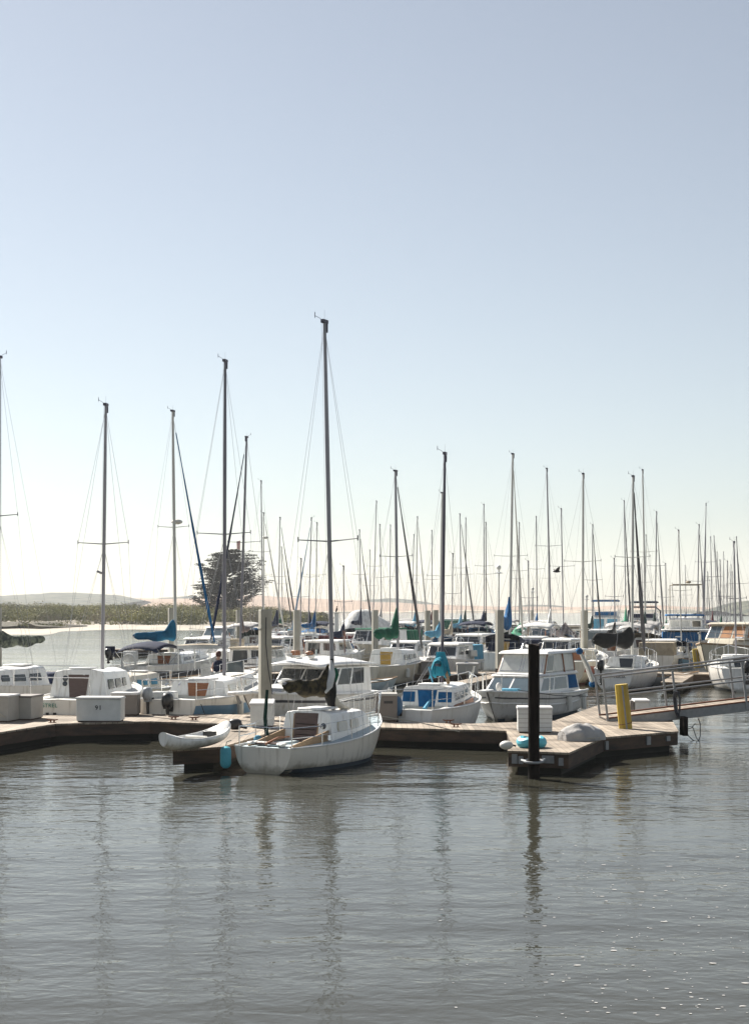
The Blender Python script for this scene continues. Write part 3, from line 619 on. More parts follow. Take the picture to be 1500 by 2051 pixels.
# ------------------------------------------------------------------ boats
class Hull:
    def __init__(s, L, B, fs, fm, fb, tw=.6, tm=.42, draft=.4, rake=.5, srake=0., full=.62, bp=2.1):
        s.__dict__.update(locals())
    def b(s, t):
        if t < s.tm: k = s.tw + (1 - s.tw) * math.sin(math.pi / 2 * t / s.tm)
        else: k = max(.015, 1 - ((t - s.tm) / (1 - s.tm)) ** s.bp)
        return k * s.B / 2
    def sh(s, t):
        # sheer through stern, middle and bow heights
        a = s.fs; m = s.fm; c = s.fb; return a * (t - .4) * (t - 1) / .4 + m * t * (t - 1) / (.4 * -.6) + c * t * (t - .4) / .6
    def kz(s, t): return -s.draft * (math.sin(math.pi * min(1, max(0, .1 + .9 * t))) ** .7) * (1 if t < .9 else 1)
    def pt(s, t, u, side):
        sh = s.sh(t); kz = lerp(-.04, s.kz(t), sm(0, .25, t)) - .08 * (t > .9); a = u * math.pi / 2
        e1 = lerp(s.full, 1.15, sm(.45, 1, t)); e2 = lerp(1.25, 1.0, t)
        y = s.b(t) * max(0, math.cos(a)) ** e1; z = lerp(sh, kz, math.sin(a) ** e2); v = (z - kz) / (sh - kz)
        x = t * s.L - s.rake * (1 - v) * sm(.55, 1, t) - s.srake * (1 - v) * (1 - sm(0, .2, t)) * -1
        return (x, side * y, z)
    def edge(s, t, side, inset=0., dz=0.): return Vector((t * s.L, side * max(0, s.b(t) - inset), s.sh(t) + dz))
    def build(s, par, m, stripe=None, band=(.16, .34), boot=None, rail='teakgrey', deck='deckgrey', cockpit=None, railr=.022, trname='transom'):
        NT, NU = 22, 12; rings = []
        for i in range(NT + 1):
            t = (i / NT) ** .92; rings.append([s.pt(t, u / NU, 1) for u in range(NU + 1)] + [s.pt(t, u / NU, -1) for u in range(NU - 1, -1, -1)])
        mb = MB(); mb.loft(rings, caps=False, closed=False); mb.build('hull', m, par, smooth=60)
        r0 = rings[0]; MB().add(r0, [tuple(range(len(r0)))]).build(trname, m, par, smooth=0)
        for st, (ua, ub), nm in ((stripe, band, 'hull_stripe'), (boot, (0, 1), 'boot_stripe')):
            if not st: continue
            for side in (1, -1):
                q = []
                for i in range(NT + 1):
                    t = (i / NT) * .985 + (.005 if nm == 'hull_stripe' else 0)
                    if nm == 'boot_stripe':
                        # find u where z = .1 and z=-.05
                        us = []
                        for tz in (.10, -.06):
                            lo, hi = 0, 1
                            for _ in range(14):
                                md = (lo + hi) / 2
                                if s.pt(t, md, 1)[2] > tz: lo = md
                                else: hi = md
                            us.append(lo)
                        a, b2 = us
                    else: a, b2 = ua, ub
                    row = []
                    for k in range(4):
                        p = s.pt(t, lerp(a, b2, k / 3), side); row.append((p[0], p[1] + side * .006, p[2] - .001))
                    q.append(row)
                MB().loft(q, caps=False, closed=False).build(nm, st, par, smooth=60)
        if rail:
            for side in (1, -1): MB().tube([s.edge(i / 20, side, -.004, .004) for i in range(21)], railr, 6).build('rub_rail', rail, par)
        # deck, open over the cockpit
        cx0, cx1, cw, cd = cockpit or (9e9, 9e9, 0, 0); dm = MB(); rows = []
        ts = sorted(set([i / 20 for i in range(21)] + ([cx0 / s.L, cx1 / s.L] if cockpit else [])))
        for t in ts:
            b = max(.01, s.b(t) - .01); z = s.sh(t) - .03; c = min(cw, b * .9) if cockpit else b * .5
            rows.append([(t * s.L, y, z + .05 * (1 - (y / max(b, .01)) ** 2) * min(1, b)) for y in (-b, -c, 0, c, b)])
        for i in range(len(ts) - 1):
            for j in range(4):
                if cockpit and j in (1, 2) and ts[i] * s.L >= cx0 - 1e-6 and ts[i + 1] * s.L <= cx1 + 1e-6: continue
                dm.add([rows[i][j], rows[i + 1][j], rows[i + 1][j + 1], rows[i][j + 1]], [(0, 1, 2, 3)])
        dm.build('deck', deck, par, smooth=40)
        if cockpit:
            z0 = s.sh(cx0 / s.L) + .0; zf = z0 - cd; w2 = min(cw, s.b(cx0 / s.L) * .9)
            lin = MB(); lin.add([(cx0, -w2, z0), (cx0, w2, z0), (cx1, cw, z0), (cx1, -cw, z0), (cx0, -w2, zf), (cx0, w2, zf), (cx1, cw, zf), (cx1, -cw, zf)],
                                [(4, 7, 6, 5), (0, 4, 5, 1), (1, 5, 6, 2), (3, 2, 6, 7), (0, 3, 7, 4)])
            lin.build('cockpit', deck, par, smooth=0)
            sb = MB()
            for sd_ in (-1, 1): sb.box(((cx0 + cx1) / 2, sd_ * (cw - .17), zf + .16), ((cx1 - cx0) * .96, .3, .3))
            sb.build('cockpit_bench', deck, par, smooth=0)
class Cabin:
    def __init__(s, h, x0, x1, w0, w1, h0, h1, slope=.6, tum=.86, aft=.12):
        s.__dict__.update(locals())
    def base(s, x): return s.h.sh(x / s.h.L) - .05
    def wd(s, x): return min(lerp(s.w0, s.w1, (x - s.x0) / (s.x1 - s.x0)), max(.08, s.h.b(x / s.h.L) - .12))
    def top(s, x):
        f = (x - s.x0) / (s.x1 - s.slope - s.x0); 
        hh = lerp(s.h0, s.h1, min(1, max(0, f)))
        if x > s.x1 - s.slope: hh *= max(0.04, 1 - ((x - (s.x1 - s.slope)) / s.slope) ** 1.5)
        return hh
    def sidept(s, x, v, side):
        z = s.base(x) + .0 + v * s.top(x) * .84; return Vector((x + s.aft * 0, side * lerp(s.wd(x), s.wd(x) * s.tum, v), z))
    def build(s, par, m, roofm=None):
        xs = [s.x0] + [lerp(s.x0, s.x1 - s.slope, k / 5) for k in range(1, 6)] + [s.x1 - s.slope * f for f in (.7, .45, .25, .1, 0)]
        rings = []
        for x in xs:
            w, t, z, tp = s.wd(x), s.tum, s.base(x), s.top(x); dx = s.aft if x == s.x0 else 0
            rings.append([(x, -w, z), (x + dx, -w * t, z + tp * .84), (x + dx, -w * t * .93, z + tp * .94), (x + dx, -w * t * .6, z + tp * .99), (x + dx, 0, z + tp * 1.02), (x + dx, w * t * .6, z + tp * .99), (x + dx, w * t * .93, z + tp * .94), (x + dx, w * t, z + tp * .84), (x, w, z)])
        MB().loft(rings).build('cabin', m, par, smooth=30, bevel=.015)
    def windows(s, par, wins, m='glass', frame=None, sides=(-1, 1), v0=.3, v1=.78):
        for side in sides:
            for (a, b) in wins:
                q = [s.sidept(a + .03, v0 + .06, side), s.sidept(a, (v0 + v1) / 2, side), s.sidept(a + .04, v1, side), s.sidept(b - .04, v1, side), s.sidept(b, (v0 + v1) / 2, side), s.sidept(b - .03, v0 + .06, side)]
                if side < 0: q = q[::-1]
                q = [Vector((p.x, p.y, p.z)) for p in q]
                mb = MB(); c = sum(q, Vector()) / 6; nn = Vector((0, side, .16)).normalized()
                if frame: MB().loft([[p + (p - c) * .14 - nn * .03 for p in q], [p + (p - c) * .14 + nn * .024 for p in q]]).build('window_frame', frame, par, smooth=0)
                mb.loft([[p - nn * .03 for p in q], [p + nn * .03 for p in q]]); mb.build('window', m, par, smooth=0)
    def aftpt(s, y, v):  # on the aft bulkhead
        return Vector((s.x0 + s.aft * v, y, s.base(s.x0) + v * s.top(s.x0) * .84))
    def companion(s, par, w2b, w2t, vb, vt, m, frame=None, off=0):
        q = [s.aftpt(off - w2b, vb), s.aftpt(off + w2b, vb), s.aftpt(off + w2t, vt), s.aftpt(off - w2t, vt)]; nn = Vector((-1, 0, .15)).normalized()
        if frame:
            c = sum(q, Vector()) / 4; MB().loft([[p + (p - c) * .12 - nn * .01 for p in q], [p + (p - c) * .12 + nn * .012 for p in q]]).build('hatch_frame', frame, par, smooth=0)
        MB().loft([[p - nn * .01 for p in q], [p + nn * .02 for p in q]]).build('hatch_board', m, par, smooth=0)
    def port(s, par, y, v, r, m='glass'):
        c = s.aftpt(y, v); nn = Vector((-1, 0, .15)).normalized(); e = nn.cross(Vector((0, 1, 0))).normalized(); f = Vector((0, 1, 0))
        MB().loft([[c + (e * math.cos(a) + f * math.sin(a)) * rr + nn * h for a in [2 * math.pi * k / 14 for k in range(14)]] for rr, h in ((r, -.01), (r, .02), (r * .8, .024))]).build('porthole', m, par)
    def sliding_hatch(s, par, ln=.7, w=.55, m='white2'):
        z = s.base(s.x0) + s.top(s.x0) * 1.02; MB().box((s.x0 + s.aft + ln / 2 + .02, 0, z + .015), (ln, w, .05)).build('sliding_hatch', m, par, bevel=.015)

def pulpit(par, h, t0=.8, ht=.55, nm='pulpit', r=.013):
    m = MB(); pts = [h.edge(t0, -1, .06, ht)]
    for t in (.88, .95): pts.append(h.edge(t, -1, .04, ht))
    pts.append(Vector((h.L + .12, 0, h.sh(1) + ht + .03)))
    for t in (.95, .88): pts.append(h.edge(t, 1, .04, ht))
    pts.append(h.edge(t0, 1, .06, ht)); m.tube(pts, r, 6)
    for sd_ in (-1, 1):
        for t in (t0, .93): m.tube([h.edge(t, sd_, .06, -.02), h.edge(t, sd_, .05, ht)], r, 6)
    m.tube([(h.L - .02, 0, h.sh(1)), (h.L + .1, 0, h.sh(1) + ht + .03)], r, 6)
    m.build(nm, 'steel', par)
def pushpit(par, h, ht=.55, t1=.14, nm='stern_rail', r=.013):
    m = MB(); e = lambda t, sd_, z: h.edge(t, sd_, .07, z)
    m.tube([e(t1, -1, ht), e(.02, -1, ht), e(.02, 1, ht), e(t1, 1, ht)], r, 6); m.tube([e(t1, -1, ht * .5), e(.02, -1, ht * .5)], r * .8, 6); m.tube([e(t1, 1, ht * .5), e(.02, 1, ht * .5)], r * .8, 6)
    for sd_ in (-1, 1):
        for t in (t1, .02): m.tube([e(t, sd_, -.02), e(t, sd_, ht)], r, 6)
    m.build(nm, 'steel', par)
def lifelines(par, h, ts=(.14, .32, .5, .66, .8), ht=.53):
    for sd_ in (-1, 1):
        for t in ts[1:-1]: MB().tube([h.edge(t, sd_, .07, -.02), h.edge(t, sd_, .07, ht)], .011, 6).build('stanchion', 'steel', par)
        m = MB()
        for k in (1, .5): m.tube([h.edge(t, sd_, .07, ht * k) for t in ts], .0045, 4)
        m.build('lifeline', 'steel', par)
def outboard(par, x, y, z, m='plastic', s=1.0, tilt=0., legdown=.7, cover=None):
    c = MB(); c.ell((0, 0, .12), (.19 * s, .13 * s, .2 * s), 14, 10, pw=.75); c.box((.02, 0, -.06), (.22 * s, .16 * s, .1))
    o = c.build('outboard_motor', m, par, smooth=50); o.location = (x, y, z); o.rotation_euler = (0, R(tilt), 0)
    l = MB(); l.tube([(0, 0, 0), (.02, 0, -legdown * .6), (.0, 0, -legdown)], [.07, .05, .045], 8, .7); l.box((0.0, 0, -legdown * .72), (.26, .12, .02)); l.ell((.03, 0, -legdown), (.13, .05, .05)); l.build('leg', 'plastic', o)
    b = MB(); b.box((.17, 0, -.1), (.1, .22, .2)); b.tube([(.1, 0, .0), (.42, .05, .06)], .018, 6); b.build('clamp', 'plastic', o)
    return o
def cover(par, a, b, r0, r1, rise, m, sag=.1, nm='sail_cover', seed=0, wr=.2):
    """folded mainsail under canvas: along the boom from aft end a to the mast b, climbing the mast at the forward end"""
    a = Vector(a); b = Vector(b); d = (b - a); n = 20; rings = []; side = d.cross(Vector((0, 0, 1))).normalized()
    for i in range(n + 1):
        s = i / n; c = a + d * s; c.z -= sag * math.sin(math.pi * s) * .5
        k = s ** 2.2; ru = lerp(r0, r1, s ** .8) + rise * sm(.72, 1.0, s); rl = lerp(r0, r1, s) * (.9 + .2 * math.sin(s * 14 + seed)); rw = lerp(r0 * .8, r1 * .65, s) * (1 - .25 * sm(.8, 1, s))
        if i == 0: ru *= .35; rl *= .35; rw *= .35
        if i == 1: ru *= .8; rl *= .75; rw *= .8
        if i == n: ru *= .8; rl *= .7; rw *= .6
        ring = []
        for j in range(14):
            th = 2 * math.pi * j / 14; up = math.sin(th); w_ = 1 + wr * noise.noise(Vector((s * 9 + seed, math.cos(th) * 1.5, up * 1.5)))
            # taper the raised part to a ridge
            ring.append(c + side * math.cos(th) * rw * w_ * (1 if up < 0 else (1 - .25 * up)) + Vector((0, 0, (up * ru if up > 0 else up * rl) * w_)))
        rings.append(ring)
    return MB().loft(rings).build(nm, m, par, smooth=60)

def to_local(t, wpt):
    rz = t.rotation_euler[2]; v = Vector(wpt) - Vector(t.location); c, s = math.cos(-rz), math.sin(-rz)
    return Vector((v.x * c - v.y * s, v.x * s + v.y * c, v.z))
def rig(t, h, mx, mz, top, r=.06, m='alu', spreaders=(.55,), spw=.55, furl=None, furlr=.05, backstay=True, vane=True, wires=True, wr=.0045, radar=None, shx=None, headoff=.0, jibstart=.07, detail=True, topm=None):
    """mast from (mx,0,mz) to world point top; spreaders, shrouds, forestay or furled jib"""
    tp = to_local(t, top); base = Vector((mx, 0, mz)); H = tp - base
    n = 10; ma = MB(); ma.tube([base.lerp(tp, k / n) for k in range(n + 1)], [r * (1 if k < 8 else lerp(1, .72, (k - 7) / 3)) for k in range(n + 1)], 10, .75)
    mo = ma.build('mast', m, t, smooth=50)
    hd = MB(); hd.box(tuple(tp + Vector((0, 0, .03))), (r * 3.4, r * 1.4, .08)); hd.box(tuple(tp + Vector((r * 1.0, 0, -.12))), (r * .9, r * 1.3, .2))
    if vane:
        hd.tube([tp, tp + Vector((-.06, .08, .1)), tp + Vector((-.1, .2, .17))], .006, 5); hd.tube([tp + Vector((-.1, .2, .12)), tp + Vector((-.1, .2, .25))], .009, 5); hd.tube([tp, tp + Vector((0, 0, .3))], .003, 4)
    hd.build('masthead', 'aludk', mo)
    chx = (mx - .25) / h.L; wi = MB()
    for kf in spreaders:
        c = base.lerp(tp, kf)
        for sd_ in (-1, 1):
            e = c + Vector((-.08, sd_ * spw, .05)); MB().tube([c, e], [.02, .013], 6).build('spreader', m, mo)
            if detail: MB().tube([e + Vector((0, 0, -.05)), e + Vector((0, 0, .07))], .016, 5).build('spreader_tip', 'aludk', mo)
            if kf == spreaders[0]:
                ch = h.edge(chx, sd_, .06, 0); top_s = tp if len(spreaders) == 1 else base.lerp(tp, .98)
                wi.tube([top_s + Vector((0, 0, -.1)), e, ch], wr, 4); wi.tube([c + Vector((0, 0, -.1)), ch + Vector((.15, 0, 0))], wr, 4); wi.tube([c + Vector((0, 0, -.1)), ch + Vector((-.25, 0, 0))], wr, 4)
    if not spreaders:
        for sd_ in (-1, 1): wi.tube([tp, h.edge(chx, sd_, .06, 0)], wr, 4)
    bow = Vector((h.L - .05, 0, h.sh(1) + .05)); fs = base.lerp(tp, .985)
    wi.tube([fs, bow], wr, 4)
    if backstay: wi.tube([tp, Vector((.05, 0, h.fs))], wr, 4)
    # halyards
    wi.tube([tp + Vector((-r * 1.6, .02, 0)), base + Vector((-r * 2.2, .04, .6))], wr * .8, 4)
    wi.build('rigging', 'wire', t)
    if furl:
        n = 14; f = MB(); p0 = fs.lerp(bow, jibstart); p1 = fs.lerp(bow, .96)
        f.tube([p0.lerp(p1, k / n) + Vector((0, 0, -.12 * math.sin(math.pi * k / n))) for k in range(n + 1)], [furlr * (.35 + .75 * sm(0, .75, k / n)) * (1 + .12 * math.sin(k * 2.3)) if k < n else furlr * .5 for k in range(n + 1)], 8); f.build('furled_jib', furl, t)
    if radar:
        c = base.lerp(tp, radar); MB().ell(tuple(c + Vector((.3, 0, 0))), (.26, .26, .12)).build('radome', 'fender', mo); MB().tube([c, c + Vector((.25, 0, -.08))], .02, 6).build('radome_bracket', m, mo)
    return base, tp
def boatroot(name, label, cat, px, D, hd, group='sailboats moored at the docks'):
    return thing(name, label, cat, ((px - 750) / F * D, D, 0), R(hd), group)
def mtop(t, mx, px, row):
    """world point that stands over local mast position mx and shows at photo column px, row"""
    rz = t.rotation_euler[2]; D = t.location.y + math.sin(rz) * mx; return at(px, row, D)
# ------------------------------------------------------------------ S1: the nearest sailboat
def nearest():
    t = thing('sailboat', 'nearest white sailboat with open brown companionway and camouflage sail cover', 'sailboat', (-2.39, 30.95, 0), R(61), 'sailboats moored at the docks')
    h = Hull(5.15, 2.05, .56, .60, .95, tw=.70, tm=.40, draft=.45, rake=.45, full=.5, bp=2.3)
    h.build(t, 'chalk', rail='white2', railr=.02, deck='deckblue', cockpit=(.35, 1.75, .48, .3), boot='anti')
    cb = Cabin(h, 1.75, 4.15, .68, .42, .70, .50, slope=.55, tum=.88, aft=.1); cb.build(t, 'white2')
    cb.windows(t, [(2.15, 2.6), (2.85, 3.25)], 'vinyl', 'cream', v0=.32, v1=.74)
    cb.companion(t, .29, .31, -.02, 1.1, 'brownboard', 'teakgrey', off=.03)
    for k in range(3):
        a = cb.aftpt(.03 - .25, .28 + .2 * k); MB().box((a.x - .03, .03, a.z), (.012, .5, .012)).build('board_joint', 'tar', t)
    cb.port(t, -.43, .62, .07); cb.port(t, -.47, .28, .085); cb.sliding_hatch(t, .8, .6)
    # wooden coamings and tiller
    for sd_ in (-1, 1):
        MB().hexa([(.25, sd_ * .52, .50), (1.75, sd_ * .56, .52), (1.75, sd_ * .59, .52), (.25, sd_ * .55, .50)], [(.25, sd_ * .52, .58), (1.78, sd_ * .56, .82), (1.78, sd_ * .59, .82), (.25, sd_ * .55, .58)]).build('coaming', 'teakgrey', t)
    MB().tube([(.12, 0, .62), (.6, 0, .72), (1.15, .05, .70)], [.03, .022, .018], 6).build('tiller', 'teak', t)
    # litter of gear on the aft deck: folded cloth, vent, winch
    g = MB(); rn = random.Random(2)
    for k in range(9): g.ell((.12 + rn.random() * .35, rn.uniform(-.45, .5), .60 + rn.random() * .04), (rn.uniform(.05, .13), rn.uniform(.05, .12), .035))
    g.build('bundled_cloth', 'fender', t)
    MB().box((.32, .08, .62), (.26, .62, .03), .1).build('stern_hatch', 'brownboard', t)
    for sd_ in (-1, 1):
        MB().tube([(1.62, sd_ * .68, .62), (1.62, sd_ * .68, .73)], [.06, .045], 10).build('winch', 'steel', t)
    pushpit(t, h, .42, .2)
    pulpit(t, h, .78, .5)
    lifelines(t, h, (.2, .42, .62, .78), .45)
    # net panel on the pulpit with white frame
    q0, q1 = h.edge(.80, -1, .1, .06), h.edge(.97, -1, .0, .06)
    q = [h.edge(.74, 1, .05, .06), Vector((h.L - .1, .05, h.sh(1) + .06)), Vector((h.L - .05, .05, h.sh(1) + .55)), h.edge(.74, 1, .05, .5)]
    fr = MB(); fr.tube(q + [q[0]], .022, 6); fr.build('net_frame', 'whitetarp', t)
    net = MB()
    for k in range(1, 9): net.tube([q[0].lerp(q[1], k / 9), q[3].lerp(q[2], k / 9)], .006, 4)
    for k in range(1, 6): net.tube([q[0].lerp(q[3], k / 6), q[1].lerp(q[2], k / 6)], .006, 4)
    net.build('net', 'whitetarp', t)
    z0 = cb.base(2.9) + cb.top(2.9); top = mtop(t, 2.95, 650, 646)
    base, tp = rig(t, h, 2.95, z0, top, r=.062, spreaders=(.435,), spw=.80, wr=.0038)
    # boom droops aft under the rolled sail
    bo = MB(); a = Vector((1.35, .28, 1.86)); b = base + Vector((-.1, 0, .62)); bo.tube([a + Vector((-.1, 0, .0)), b], .035, 8); bo.build('boom', 'alu', t)
    cover(t, (1.28, .3, 1.82), (2.82, 0, z0 + .52), .13, .24, .4, 'camo', sag=.1, seed=1, wr=.32)
    m = MB(); n = 12; rings = []
    for k in range(n + 1):
        s = k / n; z = lerp(z0 + .02, z0 + 1.18, s); r = .05 + .15 * math.sin(math.pi * min(1, s * 1.15)) ** .8 * (1 - .4 * s)
        rings.append([(2.9 - .1 * math.sin(math.pi * s) + math.cos(a) * r * (1 + .3 * noise.noise(Vector((s * 5, math.cos(a), 3)))), math.sin(a) * r * .8, z) for a in [2 * math.pi * j / 12 for j in range(12)]])
    m.loft(rings).build('mast_cover', 'black', t, smooth=60)
    MB().tube([(2.78, -.05, z0 + 1.15), (2.73, -.1, z0 + .85), (2.62, -.08, z0 + .58), (2.5, -.06, z0 + .42)], [.03, .09, .10, .03], 8).build('loose_sail', 'whitetarp', t)
    MB().tube([(2.83, -.13, z0 + .98), (2.82, -.17, z0 + .82), (2.82, -.15, z0 + .66)], [.03, .06, .02], 8).build('green_bag', 'green', t)
    MB().tube([(2.86, -.02, z0 + .35), (3.0, -.1, z0 + .12), (3.25, -.1, z0 + .05), (3.6, -.15, z0 - .06)], [.07, .09, .07, .03], 8).build('bundled_line', 'cream', t)
    for k in range(6): MB().ell((3.05 + k * .12, -.28 - .01 * k, z0 - .02 - .015 * k), (.06, .045, .035)).build('line_coil', 'rope', t)
    MB().tube([(1.95, -.2, cb.base(2) + .70), (2.6, -.25, cb.base(2.6) + .68)], .02, 6).build('grab_rail', 'teakgrey', t)
    MB().tube([(1.15, .62, .48), (1.1, .66, 1.1), (1.15, .64, 1.72)], [.05, .045, .035], 8).build('boom_crutch', 'dkgreen', t)
    MB().tube([(1.5, .2, .6), (1.4, .28, 1.8)], .008, 5).build('mainsheet', 'rope', t)
    MB().ell((.9, .72, .64), (.09, .09, .09)).build('blue_bag', 'ltblue', t)
    # mooring lines
    m = MB(); m.tube([(h.L - .2, -.1, h.sh(.97)), (h.L + .4, -.9, .75), (h.L + .6, -1.9, .55)], .012, 5); m.build('mooring_line', 'rope', t)
nearest()

def generic(px, D, hd, L, B, label, mast=None, hullm='white', deckm='deckgrey', fs=None, fb=None, stripe=None, boot='anti', board='teak', cov=None, boomh=.95,
            furl=None, mr=.06, mm='alu', spre=(.55,), spw=.6, rails=True, winm='glass', ob=None, dodger=None, bimini=None, tw=.68, radar=None, cabm=None, x0f=.36, x1f=.80, ch=.52, frame=None, wr=.0045, mxf=.56, vane=True, detail=True, covrise=.5, covr=(.09, .2), furlr=.06, fenders=0, tent=None, rail='white2', anchorpx=None, boomlen=None, bimz=1.3, swing=0):
    """px: column of the mast foot (or of the middle, without mast) at distance D"""
    fs = fs or .11 * L; fb = fb or .155 * L; mx = L * mxf; hr = R(hd)
    X = (px - 750) / F * D; t = thing('sailboat', label, 'sailboat', (X - math.cos(hr) * mx, D - math.sin(hr) * mx, 0), hr, 'sailboats moored at the docks')
    h = Hull(L, B, fs, fs * 1.02, fb, tw=tw, draft=.4, rake=L * .09, srake=-.12)
    x0, x1 = L * x0f, L * x1f
    h.build(t, hullm, stripe=stripe, boot=boot, rail=rail, deck=deckm, cockpit=(L * .07, x0, B * .27, .4), railr=.025)
    cb = Cabin(h, x0, x1, B * .36, B * .2, ch, ch * .8, slope=L * .1, aft=.12); cb.build(t, cabm or ('white2' if hullm != 'cream' else 'cream'))
    ww = (x1 - x0); cb.windows(t, [(x0 + ww * .12, x0 + ww * .3), (x0 + ww * .36, x0 + ww * .54), (x0 + ww * .6, x0 + ww * .72)] if L < 8.5 else [(x0 + ww * .1, x0 + ww * .34), (x0 + ww * .4, x0 + ww * .6)], winm, frame)
    cb.companion(t, B * .1, B * .13, .04, .98, board, None); cb.sliding_hatch(t, L * .1, B * .27)
    if rails:
        pulpit(t, h, .8); pushpit(t, h); lifelines(t, h) if detail else None
    z0 = cb.base(mx) + cb.top(mx) * 1.0 if x0 < mx < x1 else h.sh(mxf)
    if mast:
        base, tp = rig(t, h, mx, z0, mtop(t, mx, *mast), r=mr, m=mm, spreaders=spre, spw=spw, furl=furl, furlr=furlr, wr=wr, radar=radar, vane=vane, detail=detail)
        bl = boomlen or L * .36; g = base + Vector((-.1, 0, boomh)); MB().tube([g, g + Vector((-bl, swing, .04))], .04, 8).build('boom', mm, t)
        if cov: cover(t, g + Vector((-bl, swing, .06)), g + Vector((.02, 0, .05)), covr[0], covr[1], covrise, cov, seed=px)
    if ob: outboard(t, -.12, ob[1], fs + .05, ob[0], 1.0 if len(ob) < 3 else ob[2], 0, .7)
    if dodger:
        q = []
        for k in range(7):
            s = k / 6; x = lerp(x0 - .25, x0 + L * .14, s); hh = .62 * (math.cos(s * math.pi / 2) ** .5 if s > 0 else 1); 
            q.append([(x, y, cb.base(x0) + cb.top(x0) * .6 + hh * (1 - .25 * abs(y / (B * .36)) ** 3)) for y in [lerp(-B * .36, B * .36, j / 8) for j in range(9)]])
        MB().loft([[(r_[0], r_[1], r_[2]) for r_ in row] for row in q], caps=False, closed=False).build('dodger', dodger, t, smooth=60)
        for sd_ in (-1, 1): MB().add([q[k][0 if sd_ < 0 else 8] for k in range(7)] + [(q[0][0][0] + .1, sd_ * B * .36, cb.base(x0) + .2)], [tuple(range(8))]).build('dodger_side', dodger, t, smooth=0)
    if bimini:
        z = fs + bimz; q = []
        for k in range(9):
            x = lerp(L * .08, x0 + L * .02, k / 8); q.append([(x, y, z + .28 * math.sin(math.pi * (k / 8)) ** .8 - .16 * (y / (B * .37)) ** 2) for y in [lerp(-B * .37, B * .37, j / 8) for j in range(9)]])
        b_ = MB().loft(q, caps=False, closed=False).build('bimini', bimini, t, smooth=60); sl_ = b_.modifiers.new('thick', 'SOLIDIFY'); sl_.thickness = .02
        m = MB()
        for sd_ in (-1, 1):
            for xx in (L * .06, x0 - .2): m.tube([h.edge(L * .18 / L, sd_, .1, 0), (xx, sd_ * B * .41, z)], .013, 6)
        m.build('bimini_frame', 'steel', t)
    for k in range(fenders):
        e = h.edge(.3 + .22 * k, -1, -.11, -.35); MB().tube([e + Vector((0, 0, -.25)), e + Vector((0, 0, -.2)), e + Vector((0, 0, .15)), e + Vector((0, 0, .2))], [.04, .1, .1, .03], 8).build('fender', 'fender', t); MB().tube([e + Vector((0, 0, .2)), e + Vector((0, .1, .42))], .008, 4).build('fender_line', 'rope', t)
    if tent:  # tarp draped over the boom like a tent
        zz = h.sh(.4) + .25; zr = z0 + boomh; a0, a1 = L * .12, L * .62; q = []
        for k in range(9):
            x = lerp(a0, a1, k / 8); zt = lerp(zr - .5, zr + .35, (k / 8) ** 1.3) + .05 * noise.noise(Vector((k, 0, px)))
            q.append([(x, y, lerp(zt, zz, (abs(y) / (B * .45)) ** .9) + .05 * noise.noise(Vector((x * 3, y * 3, px)))) for y in [lerp(-B * .45, B * .45, j / 10) for j in range(11)]])
        b_ = MB().loft(q, caps=False, closed=False).build('tent_tarp', tent, t, smooth=60); sl_ = b_.modifiers.new('thick', 'SOLIDIFY'); sl_.thickness = .015
    return t, h, cb, z0

# S5 blue striped boat left of the tall pile
t, h, cb, z0 = generic(449, 46.3, 76, 8.0, 2.65, 'white sailboat with a blue stripe, red-brown hatch boards and black outboard', mast=(451, 724), mm='alumid', hullm='chalk', stripe='stripe', board='teak', spre=(.45,), spw=.9, ob=('engine', .55), mr=.075, x0f=.30, x1f=.84, ch=.5, fs=.92, fb=1.32, winm='vinyl', frame='cream', fenders=1, mxf=.60, boomlen=.4, tw=.66)
outboard(t, -.2, -.1, .78, 'plastic', 1.15, 0, .85)
for sd_ in (-1, 1): MB().tube([(.4, sd_ * .2, 1.3), (.42, sd_ * .2, 1.34), (.55, sd_ * .2, 1.36)], .02, 6).build('handhold', 'steel', t)
MB().box((.55, .3, .95), (.5, .7, .35), .1).build('cockpit_cushion', 'whitetarp', t, bevel=.05)
for k in range(8): MB().ell((4.0 + k * .25, -.55 + .02 * k, 1.42), (.05, .04, .03)).build('deck_fitting', 'rope', t)
MB().tube([(-.02, -.55, .7), (-.04, -.2, .42), (-.03, .1, .6), (-.02, .3, .7)], .008, 5).build('stern_rope', 'ropedk', t)
MB().tube([(.1, -1.0, .8), (.2, -1.12, .4), (.5, -1.2, .1)], .012, 5).build('mooring_line', 'ropedk', t)
# S2 green lettered boat
t, h, cb, z0 = generic(205, 45.0, 80, 6.4, 2.5, 'chalky white sailboat with dark hatch boards and green name lettering on its stern', mast=(212, 812), hullm='chalk', stripe=None, board='brownboard', spre=(.475,), spw=.82, mr=.07, x0f=.24, x1f=.8, ch=.85, fs=.92, fb=1.1, rails=False, boot='anti', mxf=.56, tw=.72, vane=True, boomh=3, boomlen=.3)
text('KESTREL', .155, 'inkgreen', t, (-.09, .30, .76), (R(90), 0, R(-90)), 'name_lettering', sx=1.0)
for y in (.27, .05): MB().box((-.09, y, .50), (.05, .08, .12)).build('stern_drain', 'plastic', t)
MB().tube([(.2, -.9, 1.0), (.15, -.9, 1.55), (.15, .9, 1.55), (.2, .9, 1.0)], .014, 6).build('stern_rail', 'steel', t)
cb.port(t, .42, .82, .085); cb.port(t, .42, .6, .075)
